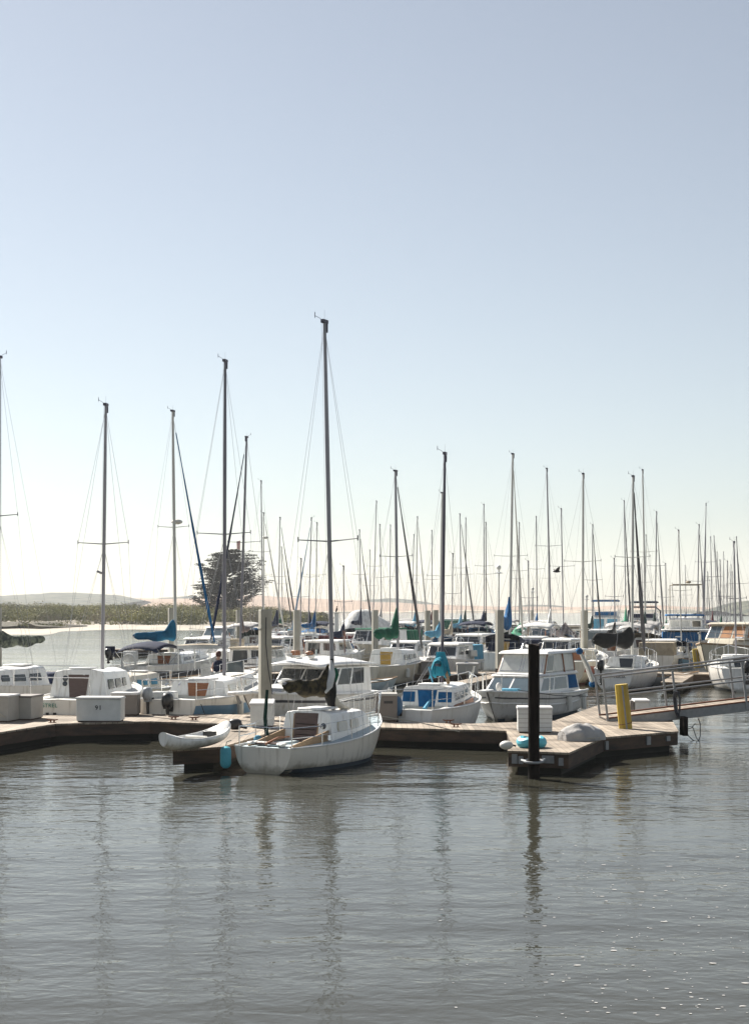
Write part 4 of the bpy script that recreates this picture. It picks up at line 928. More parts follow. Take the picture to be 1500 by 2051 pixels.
def upturned(label, loc, rz, L, wd, ht, m, edge=None):
    t = thing('dinghy', label, 'dinghy', loc, rz); rings = []
    for i in range(15):
        s = i / 14; w2 = wd / 2 * max(.12, math.sin(math.pi * (.06 + .88 * s)) ** .55); hh = ht * (math.sin(math.pi * (.08 + .86 * s)) ** .4)
        rings.append([(s * L, math.cos(a) * w2, (math.sin(a) ** .7) * hh) for a in [math.pi * j / 12 for j in range(13)]])
    MB().loft(rings).build('hull', m, t, smooth=50)
    if edge: MB().tube([(0.02, 0, .02)] + [(s * L, -wd / 2 * max(.12, math.sin(math.pi * (.06 + .88 * s)) ** .55) - .01, .02) for s in [k / 12 for k in range(13)]], .03, 6).build('gunwale', edge, t)
zc = at(160, 1352, 44).z
upturned('upturned white dinghy with a green rim on the lettered sailboat', (at(118, 1352, 43.6).x, 43.6, zc - .03), R(8), 1.28, .62, .24, 'white2', 'green')
upturned('small white upturned tender right of the green rimmed dinghy', (at(204, 1358, 46.6).x, 46.6, at(200, 1357, 46.6).z), R(-6), .78, .62, .34, 'white2', 'white2')
# S3 left edge boat, bow in
t, h, cb, z0 = generic(-4, 48.0, 254, 7.6, 2.6, 'white sailboat at the left edge with navy canvas and grey camouflage sail cover', mast=(-1, 716), hullm='white', board='brownboard', spre=(.49,), spw=.66, cov='camog', boomh=.85, mr=.07, covr=(.16, .22), covrise=.15, x0f=.32, ch=.7, fs=.95, fb=1.2, boomlen=3.0)
MB().box((1.5, .0, 1.15), (1.7, 2.0, .35), 0, .8).build('cockpit_cover', 'navy', t, bevel=.08)
# cream bow behind the white box
t, h, cb, z0 = generic(262, 50.0, 262, 5.2, 2.0, 'cream cabin boat with blue curtained port behind the brown dock box', hullm='cream', board='teak', winm='ltblue', rails=True, fs=.75, fb=.95, ch=.62, x0f=.3, x1f=.86)
# stern-rail barbecue/ring of S6 sits on this one: navy bimini sloop
t, h, cb, z0 = generic(352, 65.0, 74, 9.6, 2.5, 'white sloop with navy bimini and furled blue jib behind the left row', mast=(346, 824), hullm='white', stripe='stripedk', cov='seablue', furl='blue', mr=.085, mm='mastwhite', spre=(.52,), spw=.75, bimini='navy', bimz=.72, radar=.545, fs=1.15, fb=1.5, ch=.45, furlr=.065, mxf=.50, boomh=.75, covr=(.14, .26), covrise=.55, boomlen=2.4, swing=.9)
MB().tube([(math.sin(a) * .02 + .0, math.cos(a) * .32, 1.3 + math.sin(a) * .34) for a in [2 * math.pi * k / 16 for k in range(17)]], .05, 8).build('lifering', 'whitetarp', t)
MB().box((0.3, 1.0, 1.75), (.05, .45, .45)).build('side_curtain', 'navy', t, bevel=.03)
MB().box((.6, .2, 1.55), (.5, .5, .45)).build('helm_seat', 'whitetarp', t, bevel=.05)
outboard(t, -.1, .9, 1.6, 'plastic', .9, 0, .3)
# awning seen left of the tall mast
def awning():
    p = at(405, 1292, 58); t = thing('canvas_awning', 'cream canvas awning on poles beside the tall left mast', 'awning', (p.x, 58, 0), R(8)); z = p.z; q = []
    for k in range(7):
        x = lerp(-1.0, 1.0, k / 6); q.append([(x, y, z - .06 * abs(x) ** 2 + .05 - .03 * y * y) for y in (-1, -.5, 0, .5, 1)])
    o = MB().loft(q, caps=False, closed=False).build('canopy', 'tan', t, smooth=60); s_ = o.modifiers.new('th', 'SOLIDIFY'); s_.thickness = .02
    MB().box((0, -1.0, z - .06), (2.0, .02, .14)).build('valance', 'whitetarp', t)
    m = MB()
    for x in (-.95, -.3, .3, .95):
        for y in (-.95, .95): m.tube([(x, y, 1.1), (x, y, z)], .02, 6)
    m.build('poles', 'steel', t)
    # what it stands on: the open launch beneath
    h = Hull(6.2, 2.3, .8, .8, 1.1, tw=.75); tt = thing('launch', 'open white launch under the cream awning', 'boat', (p.x - .9, 55.6, 0), R(62)); h.build(tt, 'white', deck='deckgrey', cockpit=(.5, 4.2, .8, .5)); MB().box((2.6, 0, .95), (.5, .6, .9)).build('console', 'whitetarp', tt, bevel=.05)
    MB().box((3.9, 0, 1.15), (.1, 1.5, .5)).build('windscreen', 'glassb', tt)
awning()
def person():
    p = at(438, 1346, 54); t = thing('person', 'person with dark red hair in a navy top sitting beyond the striped sailboat', 'person', (p.x, 54, p.z - .55), R(-100))
    me = bpy.data.meshes.new('body'); V = [(0, 0, .45), (0, 0, .62), (0, 0, .85), (.02, 0, .98), (.03, 0, 1.06), (.04, 0, 1.18), (0, .1, .45), (.4, .12, .5), (.42, .12, .08), (.54, .12, .03), (0, -.1, .45), (.4, -.12, .5), (.42, -.12, .08), (.54, -.12, .03), (0, .17, .88), (.08, .24, .65), (.28, .16, .58), (.36, .13, .58), (0, -.17, .88), (.08, -.24, .65), (.28, -.16, .58), (.36, -.13, .58)]
    E = [(0, 1), (1, 2), (2, 3), (3, 4), (4, 5), (0, 6), (6, 7), (7, 8), (8, 9), (0, 10), (10, 11), (11, 12), (12, 13), (2, 14), (14, 15), (15, 16), (16, 17), (2, 18), (18, 19), (19, 20), (20, 21)]
    me.from_pydata(V, E, []); o = bpy.data.objects.new('body', me); C.objects.link(o); o.parent = t; o.modifiers.new('s', 'SKIN'); o.modifiers.new('ss', 'SUBSURF').levels = 2; o.modifiers['ss'].render_levels = 2
    rr = {0: .14, 1: .13, 2: .14, 3: .06, 4: .055, 5: .095, 6: .09, 10: .09, 7: .065, 11: .065, 8: .045, 12: .045, 9: .04, 13: .04, 14: .06, 18: .06, 15: .045, 19: .045, 16: .03, 20: .03, 17: .03, 21: .03}
    for i, sv in enumerate(me.skin_vertices[0].data): sv.radius = (rr[i], rr[i]); sv.use_root = (i == 0)
    me.materials.append(M['skin'])
    MB().ell((.02, 0, 1.21), (.115, .11, .13), 14, 10).build('hair', 'hair', t)
    MB().loft([[(x0 + math.cos(a) * rx, math.sin(a) * ry, z) for a in [2 * math.pi * k / 16 for k in range(16)]] for z, rx, ry, x0 in ((.42, .16, .19, 0), (.6, .155, .18, 0), (.78, .165, .22, 0), (.92, .13, .2, .01), (.99, .07, .08, .02))]).build('navy_top', 'navy', t)
    q = MB(); q.tube([(0, .11, .46), (.4, .12, .51), (.42, .12, .1)], [.11, .085, .06], 10); q.tube([(0, -.11, .46), (.4, -.12, .51), (.42, -.12, .1)], [.11, .085, .06], 10); q.build('trousers', 'whitetarp', t)
person()

def drape(t, xa, xb, zt, drop, m):
    q = []
    for k in range(13):
        s = k / 12; x = lerp(xa, xb, s); row = []
        for j in range(-7, 8):
            v = abs(j) / 7; f = .05 * math.sin(s * 22 + j * .2) * v; d_ = drop * (.75 + .35 * math.sin(s * 9 + 1.5 * (j > 0)))
            row.append((x + .03 * math.sin(v * 5 + k), math.copysign(.05 + .16 * v ** .6 + f, j) if j else 0, zt + .2 * s * (1 - v) - d_ * v ** 1.2))
        q.append(row)
    MB().loft(q, caps=False, closed=False).build('sail_cover', m, t, smooth=60).modifiers.new('th', 'SOLIDIFY').thickness = .012
# S7 turquoise covered boat
t, h, cb, z0 = generic(885, 42.6, 72, 6.6, 2.25, 'white sailboat with turquoise sail cover and blue cabin canvas behind the dock', mast=(891, 910), hullm='white', board='blue', spre=(.17,), spw=.01, mr=.06, mm='aludk', x0f=.27, x1f=.82, ch=.62, fs=.78, fb=.98, mxf=.52, winm='glassb', frame='white2', boomh=.55, boomlen=.5, tw=.6, wr=.004)
for k, (a, b2) in enumerate(((-.72, -.33), (.36, .72))):
    q = [cb.aftpt(a, .3), cb.aftpt(b2, .3), cb.aftpt(b2, .85), cb.aftpt(a, .85)]; nn = Vector((-1, 0, .1)); MB().loft([[p - nn * .01 for p in q], [p + nn * .03 for p in q]]).build('window_cover', 'blue', t, smooth=0, bevel=.01)
drape(t, 2.95, 3.5, z0 + .72, .5, 'cyan')
MB().loft([[(3.3 + math.cos(a) * .05 * k_, math.sin(a) * .1 * k_, z) for a in [2 * math.pi * j / 10 for j in range(10)]] for z, k_ in ((z0 + .25, 1.3), (z0 + .45, 1.9), (z0 + .75, 1.7), (z0 + .95, 1.3))]).build('mast_sleeve', 'cyan', t)
MB().tube([(2.4, .1, z0 + .55), (2.42, 0, z0 + .1), (1.9, -.1, z0 - .35), (1.2, -.1, z0 - .6)], [.03, .02, .04, .06], 6).build('hanging_line', 'ltblue', t)
MB().tube([(3.36, -.12, z0 + .55), (3.42, -.16, z0 + .2), (3.5, -.18, z0 + .02)], [.05, .07, .05], 7).build('wood_block', 'teakgrey', t)
MB().hexa([(1.8, -.80, .76), (3.6, -.92, .80), (3.6, -.88, .80), (1.8, -.76, .76)], [(1.8, -.80, .80), (3.6, -.92, .92), (3.6, -.88, .92), (1.8, -.76, .80)]).build('toe_board', 'teak', t)
o = outboard(t, -.22, .28, .78, 'engineb', 1.3, -14, .55); MB().ell((-.14, .08, .18), (.11, .12, .17)).build('patch', 'orange', o)
pr = MB(); pr.tube([h.edge(.96, -1, .05, 0), h.edge(.99, -1, -.0, .75) + Vector((.25, -.1, 0)), h.edge(.96, -1, .05, .4)], .03, 6); pr.build('bow_fender', 'fender', t)
# S8 green covered boat
t, h, cb, z0 = generic(797, 69.3, 66, 7.4, 2.5, 'white sailboat with green sail cover and mustard hatch by the middle dock', mast=(792, 944), hullm='cream', deckm='deckgrey', cabm='white2', board='mustard', cov='green', spre=(.52,), spw=.85, furl='stripedk', furlr=.07, mr=.085, ch=.75, fs=.95, fb=1.2, boomh=.75, covr=(.2, .3), covrise=1.0, rails=True, ob=('engine', .3), fenders=1)
# S9 black covered boat right
t, h, cb, z0 = generic(1266, 66.2, 69, 7.3, 2.5, 'white sailboat with black sail cover and black outboard left of the gangway rail', mast=(1268, 955), hullm='white', stripe=None, board='glass', cov='black', spre=(.55,), spw=.8, furl='stripedk', furlr=.085, mr=.08, mm='mastwhite', ch=.5, fs=.95, fb=1.15, ob=('plastic', .55, 1.2), boomh=.72, covr=(.3, .4), covrise=.25, boomlen=2.6, swing=1.2, dodger=None)
text('TRICIA', .15, 'ink', t, (-.10, -.25, .62), (R(90), 0, R(-90)), 'name_lettering')
# S10 stern-on
t, h, cb, z0 = generic(1474, 66.0, 82, 7.8, 2.65, 'white stern-on sailboat under the gangway rail with dark hatch', mast=(1470, 1087), hullm='white', board='glass', spre=(.5,), spw=.5, mr=.06, ch=.5, fs=1.0, fb=1.25, tw=.8, boomh=.8, covr=(.1, .2), x0f=.30)
outboard(t, -.15, .0, 1.0, 'plastic', 1.25, 0, .6)
for y in (-.45, .0): MB().box((-.09, y, .45), (.04, .22, .25)).build('stern_window', 'plastic', t)
MB().tube([(.05, -.55, .9), (.05, -.55, 1.7), (.05, -.25, 1.7), (.05, -.25, .9)], .02, 6).build('boarding_ladder', 'whitetarp', t)
# S11
generic(1167, 71.5, 72, 7.8, 2.6, 'cream sailboat with red-brown stripe and bottom right of the white cruiser', mast=(1168, 950), hullm='cream', stripe='stripered', boot='antired', board='teak', spre=(.5,), spw=.9, mr=.075, mm='mastwhite', ch=.5, fs=1.1, fb=1.45)
# boat with long blue boom cover behind the second dock
t, h, cb, z0 = generic(1021, 86, 72, 8.6, 2.8, 'white sailboat with long royal blue sail cover and mustard hatch by the weathered pile', mast=(1027, 910), hullm='white', cabm='navy', board='mustard', cov='blue', furl='mastwhite', spre=(.45,), spw=1.0, mr=.1, mm='mastwhite', ch=.7, fs=1.1, fb=1.4, boomh=1.0, covr=(.3, .42), covrise=1.15, furlr=.07, dodger='navy')
generic(882, 88, 70, 8.2, 2.7, 'white sailboat with pale mast standing close behind the tall dark mast', mast=(886, 988), hullm='white', cov='ltblue', spre=(.45,), spw=.9, mr=.1, mm='mastwhite', ch=.6, board='teak', covr=(.14, .25), boomh=.6, mxf=.5)
# boat with dark furled genoa (tree in front)
t, h, cb, z0 = generic(481, 78, 252, 9.2, 2.9, 'white ketch with dark furled headsail in front of the cypress tree', mast=(494, 876), hullm='white', stripe='stripedk', cov='brownboard', furl='navy', spre=(.50,), spw=.95, mr=.08, mm='alumid', ch=.5, board='teak', furlr=.07, covr=(.1, .2), covrise=.9, boomlen=1.2)
MB().add([(0, 0, 0), (.0, -.22, -.03), (.02, -.2, -.45), (0, -.02, -.5)], [(0, 1, 2, 3)]).build('flag', 'flagred', t).location = (5.0, -.05, 7.25)
# ------------------------------------------------------------------ background sailboats, one by one
G = []
# (foot column, top column, top row, distance, heading, length, cover, furl, mast material, spreader?, label)
BG = [
 (527, 523, 964, 112, 72, 9, None, None, 'alu', 'thin bare mast left of the radar pole mast'),
 (529, 528, 1028, 118, 64, 9, None, 'mastwhite', 'mastwhite', 'pale mast with a white furled jib sloping to the right'),
 (557, 561, 1037, 128, 72, 9.5, 'navy', 'stripedk', 'alu', 'mast right of the cypress with a dark furled jib'),
 (566, 564, 1096, 160, 72, 8.5, 'green', 'stripedk', 'alu', 'shorter mast tucked behind the mast right of the cypress'),
 (617, 624, 1038, 120, 252, 9, 'navy', 'stripe', 'alu', 'mast with blue furled jib sloping left, beside the tallest mast'),
 (632, 635, 1048, 118, 72, 8.6, 'blue', None, 'mastwhite', 'white mast with blue sail cover just left of the tallest mast'),
 (724, 720, 1062, 126, 72, 9, 'navy', 'stripedk', 'alu', 'first mast right of the tallest, with a dark furled jib'),
 (747, 754, 1004, 140, 72, 11, None, None, 'alu', 'tall thin raked mast behind the covered white motor boat'),
 (742, 741, 1102, 170, 72, 9, None, None, 'alu', 'short faint mast behind the covered white motor boat'),
 (765, 761, 1051, 146, 72, 10, 'grey', None, 'alu', 'thin mast rising above the covered white motor boat'),
 (781, 782, 1052, 150, 72, 10, None, None, 'alu', 'thin mast just left of the green covered boat mast'),
 (825, 829, 1071, 165, 72, 9, None, None, 'alu', 'left one of two thin masts right of the green covered boat'),
 (833, 836, 1036, 130, 72, 9, 'ltblue', 'mastwhite', 'mastwhite', 'pale mast with pale blue sail bundle and white furled jib'),
 (866, 865, 1063, 142, 72, 9, 'maroon', None, 'alu', 'lone thin mast between the paired piles'),
 (925, 921, 1030, 128, 72, 9.2, 'ltblue', 'stripedk', 'alu', 'first mast right of the dark one, with dark furled jib'),
 (933, 933, 1038, 136, 72, 9.2, 'dkgreen', None, 'alu', 'second mast right of the dark one, with dark green cover'),
 (970, 969, 1011, 122, 72, 9.5, 'navy', None, 'alu', 'left one of the close mast pair above the long blue cover'),
 (974, 973, 1047, 131, 72, 9.2, 'black', None, 'aludk', 'darker right one of the close mast pair above the long blue cover'),
 (1031, 1037, 1082, 158, 72, 9, None, None, 'alu', 'short leaning mast right of the long blue cover mast'),
 (1040, 1040, 1048, 118, 72, 8.6, None, None, 'alu', 'thin mast over the faded green tarp tent'),
 (1076, 1074, 1035, 132, 72, 9, 'blue', None, 'aludk', 'dark thin mast with a blue sail bundle hanging at its foot'),
 (1104, 1095, 939, 100, 72, 10, 'white', None, 'alu', 'thick grey mast with deck lights under its spreaders'),
 (1099, 1098, 1062, 140, 72, 9, None, None, 'mastwhite', 'pale mast just behind the thick grey mast with deck lights'),
 (1129, 1124, 1020, 104, 72, 8.8, None, None, 'alu', 'thin mast over the mottled brown tarp tent'),
 (1187, 1187, 1052, 122, 72, 9, 'dkgreen', 'stripedk', 'aludk', 'mast with dark green bundle and dark jib left of the flybridge boats'),
 (1254, 1250, 1004, 112, 72, 9.5, 'mint', 'stripedk', 'alu', 'mast with pale green cover left of the black covered boat mast'),
 (1293, 1287, 942, 98, 72, 9.5, 'dkgreen', None, 'mastwhite', 'tall pale mast with dark green cover behind the black covered boat'),
 (1291, 1294, 1072, 150, 72, 9, None, None, 'alu', 'shorter mast close behind the tall dark green covered one'),
 (1289, 1285, 1130, 185, 72, 9, None, None, 'alu', 'faint short mast left of the tall dark green covered one'),
 (1312, 1315, 1026, 118, 72, 9.5, 'dkgreen', 'wire', 'aludk', 'dark mast with sloping furled jib left of the blue canvas boat'),
 (1365, 1359, 1063, 93, 72, 6.2, None, None, 'mastwhite', 'thin pale mast in front of the blue canvas motor boat'),
 (1375, 1372, 1133, 190, 72, 9, None, None, 'alu', 'short faint mast behind the blue canvas motor boat'),
 (1396, 1400, 1052, 106, 72, 9.5, None, 'alu', 'alu', 'thick grey mast right of the blue canvas boat'),
 (1410, 1414, 1009, 124, 252, 9.5, 'blue', 'alu', 'alu', 'tall mast with blue bundle and a furled jib sloping left'),
 (1427, 1423, 1076, 140, 72, 9, 'maroon', None, 'alu', 'thin mast with maroon cover near the right edge'),
 (1438, 1430, 1074, 150, 72, 9.5, None, 'wire', 'alu', 'raked mast right of the maroon covered one'),
 (1441, 1436, 1106, 172, 72, 9, None, None, 'alu', 'faint mast just right of the raked one'),
 (1445, 1442, 1122, 150, 72, 8, 'green', None, 'aludk', 'short dark mast with a small green cover near the right edge'),
 (1450, 1449, 1106, 165, 72, 9, None, None, 'alu', 'thin mast above the wooden cruiser roof'),
 (1416, 1417, 1146, 180, 72, 8, None, 'wire', 'alu', 'short mast with sloping furled jib between two tall ones'),
 (1470, 1466, 1146, 185, 72, 8, None, None, 'alu', 'shortest mast near the right edge'),
 (1484, 1475, 1076, 125, 72, 9, None, 'wire', 'aludk', 'dark raked mast closest to the right edge'),
 (1350, 1346, 1168, 230, 72, 8, None, None, 'alu', 'tiny far mast left of the blue canvas boat'),
 (1462, 1464, 1132, 170, 72, 8, None, None, 'alu', 'slim mast over the right hand hillside'),
]
rb = random.Random(9)
def gear(t, h, L, B, z0, rnd, n=9):
    """loose gear a moored boat carries: jerry cans, barbecue, fenders, folded cloth, coiled lines"""
    cols = ['fender', 'blue', 'whitetarp', 'black', 'tan', 'ltblue', 'maroon', 'yellow', 'rope', 'navy', 'grey', 'teak', 'steel']
    for k in range(n):
        x = rnd.uniform(.03, .45) * L if rnd.random() < .7 else rnd.uniform(.45, .9) * L; y = rnd.choice([-1, 1]) * h.b(x / L) * rnd.uniform(.3, .95); z = h.sh(x / L) + rnd.uniform(0, .25); c = rnd.choice(cols); q = rnd.random()
        if q < .35: MB().box((x, y, z + .15), (rnd.uniform(.15, .5), rnd.uniform(.15, .5), rnd.uniform(.2, .5)), rnd.uniform(0, 3), .9).build('deck_box', c, t, bevel=.03)
        elif q < .6: MB().ell((x, y, z + .1), (rnd.uniform(.1, .3), rnd.uniform(.1, .3), rnd.uniform(.08, .2))).build('bundle', c, t)
        elif q < .8: MB().tube([(x, y, z - .1), (x + rnd.uniform(-.2, .2), y, z + rnd.uniform(.6, 1.6))], .02, 5).build('antenna_pole', rnd.choice(['steel', 'whitetarp', 'teak']), t)
        else:
            e = h.edge(x / L, 1 if y > 0 else -1, -.1, -.3); MB().tube([e + Vector((0, 0, -.25)), e + Vector((0, 0, -.18)), e + Vector((0, 0, .15)), e + Vector((0, 0, .2))], [.04, .11, .11, .03], 8).build('fender', rnd.choice(['fender', 'fender', 'blue']), t)
for (fx, tx, ty, D, hd, L, cv, fu, mm_, lab) in BG:
    hm = rb.choice(['white', 'white', 'white', 'white2', 'chalk', 'cream']); near = D < 125
    wr_ = .0045 if D < 130 else .006
    spk = (rb.uniform(.48, .58),)
    t, h, cb, z0 = generic(fx, D, hd + rb.uniform(-4, 4), L, L * .32, hm.replace('white2', 'white').replace('chalk', 'white') + ' hulled sailboat, ' + lab, mast=(tx, ty), hullm=hm, cov={'white': 'whitetarp'}.get(cv, cv), furl=fu, mm=mm_, mr=.055 + .02 * (ty < 960), spre=spk, spw=rb.uniform(.7, .95),
            stripe=rb.choice([None, 'stripe', None, 'stripedk', 'stripered']), board=rb.choice(['teak', 'glass', 'brownboard', 'navy']), ch=rb.uniform(.45, .7), boomh=rb.uniform(.6, .9), covr=(.14, .26), covrise=rb.uniform(.6, 1.1), furlr=.07, wr=wr_, detail=near, vane=near,
            dodger=rb.choice([None, 'navy', 'blue', 'tan', 'dkgreen', None]) , bimini=rb.choice([None, None, 'navy', 'whitetarp', 'grey']) if L > 8.8 else None,
            tent={1040: 'mint', 1129: 'plaid'}.get(fx), radar=.80 if fx == 529 else None)
    gear(t, h, L, L * .32, z0, rb, 12 if D < 140 else 5)
# ------------------------------------------------------------------ power boats
def block(par, nm, m, x0, x1, w0, w1, z0, z1, rf, ra, tum=.9, wins=(), roof=None, over=.1, bev=.05):
    b = [(x0, -w0, z0), (x1, -w1, z0), (x1, w1, z0), (x0, w0, z0)]; t = [(x0 + ra, -w0 * tum, z1), (x1 - rf, -w1 * tum, z1), (x1 - rf, w1 * tum, z1), (x0 + ra, w0 * tum, z1)]
    o = MB().hexa(b, t).build(nm, m, par, smooth=30, bevel=bev)
    b = [Vector(p) for p in b]; t = [Vector(p) for p in t]
    fc = {'S': (b[0], b[1], t[1], t[0]), 'F': (b[1], b[2], t[2], t[1]), 'P': (b[2], b[3], t[3], t[2]), 'A': (b[3], b[0], t[0], t[3])}
    for (f, u0, u1, v0, v1, wm) in wins:
        q = fc[f]; P = lambda u, v: q[0].lerp(q[1], u).lerp(q[3].lerp(q[2], u), v)
        nn = (q[1] - q[0]).cross(q[3] - q[0]).normalized(); c = [P(u0, v0), P(u1, v0), P(u1, v1), P(u0, v1)]
        if wm in ('glass', 'glassb', 'curtain', 'vinyl'):
            g = sum(c, Vector()) / 4; MB().loft([[p + (p - g).normalized() * .03 - nn * .02 for p in c], [p + (p - g).normalized() * .03 + nn * .006 for p in c]]).build('window_frame', 'steel', par, smooth=0)
            MB().loft([[p - nn * .02 for p in c], [p + nn * .01 for p in c]]).build('window', wm, par, smooth=0)
        else: MB().loft([[p - nn * .02 for p in c], [p + nn * .015 for p in c]]).build('canvas_panel', wm, par, smooth=0, bevel=.01)
    if roof:
        rr = MB(); k = over; xa, xb = x0 + ra - k, x1 - rf + k * 1.3; wa, wb = w0 * tum + k, w1 * tum + k
        rr.hexa([(xa, -wa, z1 - .01), (xb, -wb, z1 - .01), (xb, wb, z1 - .01), (xa, wa, z1 - .01)], [(xa + .1, -wa * .93, z1 + .09), (xb - .15, -wb * .9, z1 + .09), (xb - .15, wb * .9, z1 + .09), (xa + .1, wa * .93, z1 + .09)]); rr.build('roof', roof, par, smooth=30, bevel=.03)
    return o
# cabin cruiser with enclosed upper helm behind the black pile
def cruiser():
    bx, by = (984 - 750) / F * 44.8, 44.8; hd = 245; d = Vector((math.cos(R(hd)), math.sin(R(hd)))); L = 7.0
    t = thing('motor_cruiser', 'white two-level cabin cruiser with blue side canvas behind the black pile', 'motor boat', (bx - d.x * (L - .4), by - d.y * (L - .4), 0), R(hd), 'motor boats')
    h = Hull(L, 2.6, .74, .78, 1.0, tw=.86, tm=.4, draft=.4, rake=.85, full=.42, bp=2.6)
    h.build(t, 'white', stripe='stripedk', band=(.10, .125), boot='anti', rail='white2', deck='white2', railr=.035)
    for side in (1, -1): MB().tube([Vector(h.pt(i / 20, .22, side)) for i in range(21)], .03, 6).build('spray_rail', 'white2', t)
    z = .76
    block(t, 'lower_cabin', 'white2', .9, 5.3, 1.12, .82, z, z + .60, .9, .1, .9, roof='white2', over=.08, wins=[
        ('S', .04, .24, .18, .95, 'blue'), ('S', .28, .55, .28, .86, 'glassb'), ('S', .58, .78, .28, .86, 'glassb'), ('P', .18, .42, .22, .86, 'glassb'), ('P', .45, .72, .22, .86, 'glassb'), ('P', .76, .96, .18, .93, 'blue'),
        ('F', .06, .47, .22, .9, 'glassb'), ('F', .53, .94, .22, .9, 'glassb')])
    z2 = z + .68
    block(t, 'upper_cabin', 'vinyl', 1.1, 3.9, .98, .8, z2, z2 + .62, .45, .05, .93, roof='white2', over=.14, wins=[('P', .35, .95, .1, .92, 'vinyl'), ('P', .08, .28, .1, .92, 'glassb'), ('S', .08, .6, .1, .92, 'vinyl'), ('F', .06, .46, .12, .92, 'vinyl'), ('F', .54, .94, .12, .92, 'vinyl'), ('S', .66, .9, .1, .92, 'glassb')])
    for (x, y, rx) in ((1.12, -.98, .05), (1.12, .98, .05), (2.1, .93, .05), (3.85, .8, -.48), (3.85, -.8, -.48)): MB().tube([(x, y, z2 - .02), (x + rx, y * .93, z2 + .63)], .03, 6).build('window_post', 'teak', t)
    for x in (2.6, 3.4): MB().tube([(x, .3, z2 + .7), (x, .35, z2 + .76), (x - .5, .5, z2 + .76), (x - .5, .5, z2 + .7)], .012, 5).build('roof_handrail', 'steel', t)
    pulpit(t, h, .62, .55); MB().box((L + .1, 0, 1.02), (.7, .3, .06)).build('bow_sprit', 'white2', t, bevel=.02)
    MB().tube([(.85, 1.1, z2 + .6), (.5, 1.25, z2 + .1), (.25, 1.35, z2 - .4)], [.05, .09, .09], 8).build('rolled_cover', 'vinyl', t); MB().ell((.2, 1.35, z2 - .5), (.16, .14, .13)).build('cover_bag', 'blue', t); MB().ell((.9, 1.08, z2 + .65), (.18, .12, .12)).build('cover_knot', 'blue', t)
    MB().box((5.6, .25, .98), (.35, .6, .08)).build('deck_hatch', 'ltblue', t, bevel=.02)
    MB().ell((6.2, .1, 1.1), (.1, .1, .14)).build('deck_vent', 'whitetarp', t)
    for x in (3.0, 1.2): MB().tube([h.edge(x / L, 1, -.08, -.1), h.edge(x / L, 1, -.1, -.6)], .09, 8).build('fender', 'fender', t)
    MB().tube([(5.9, .6, 1.0), (5.0, 1.6, .8), (3.2, 2.6, .7), (2.0, 3.4, .52)], .012, 5).build('mooring_line', 'ropedk', t)
    MB().tube([(2.1, -.6, z2 + .7), (1.9, -.6, z2 + .9)], .015, 5).build('antenna_mount', 'steel', t)
cruiser()
# wide roofed cruiser behind the nearest sailboat
def big():
    hd = 240; L = 6.7; d = Vector((math.cos(R(hd)), math.sin(R(hd)))); bx, by = (486 - 750) / F * 41.2, 41.2
    t = thing('motor_cruiser', 'wide white hardtop cruiser behind the nearest sailboat, bow to the left', 'motor boat', (bx - d.x * L, by - d.y * L, 0), R(hd), 'motor boats')
    h = Hull(L, 2.5, .9, .95, 1.15, tw=.86, tm=.42, draft=.4, rake=.9, full=.42, bp=2.6)
    h.build(t, 'white', stripe='stripedk', band=(.1, .14), boot='anti', rail='white2', deck='white2', railr=.05)
    z = .9
    block(t, 'trunk_cabin', 'white2', 3.4, 5.6, .98, .55, z, z + .36, .7, 0, .9, wins=[('F', .1, .9, .25, .8, 'glass')])
    block(t, 'wheelhouse', 'white2', 1.2, 4.1, 1.08, .95, z, z + .88, .8, .0, .93, wins=[
        ('P', .06, .22, .38, .92, 'glass'), ('P', .27, .52, .38, .92, 'glass'), ('P', .56, .82, .38, .92, 'glass'), ('S', .3, .6, .38, .9, 'glass'), ('S', .05, .27, .38, .9, 'glass'), ('S', .64, .9, .38, .9, 'glass'), ('F', .05, .48, .3, .9, 'glass'), ('F', .52, .95, .3, .9, 'glass')])
    # crowned hardtop
    q = []
    for k in range(12):
        s = k / 11; x = lerp(1.1, 4.15, s); w2 = lerp(1.2, 1.02, s); q.append([(x, y, z + .89 + (.30 - .22 * (y / w2) ** 2) * (math.sin(math.pi * (.08 + .84 * s)) ** .6)) for y in [lerp(-w2, w2, j / 12) for j in range(13)]])
    MB().loft(q + [], caps=False, closed=False).build('hardtop', 'white2', t, smooth=60).modifiers.new('th', 'SOLIDIFY').thickness = .06
    for k in range(2): MB().box((3.5, -.2 + k * .5, z + 1.18), (.3, .2, .05), .4).build('roof_vent', 'steel', t)
    MB().tube([(2.8, 0, z + 1.15), (2.8, 0, z + 1.38)], .03, 6).build('horn_mount', 'steel', t)
    pulpit(t, h, .62, .4); MB().box((L + .12, 0, 1.14), (.7, .4, .1)).build('bow_sprit', 'white2', t, bevel=.03)
    MB().tube([(L + .3, 0, 1.1), (L + .15, 0, .85)], [.03, .07], 6).build('anchor', 'galv', t)
    # mushroom shaped vent with brown pole on the foredeck
    MB().ell((5.0, .35, z + .5), (.25, .25, .09)).build('vent_cap', 'whitetarp', t)
big()
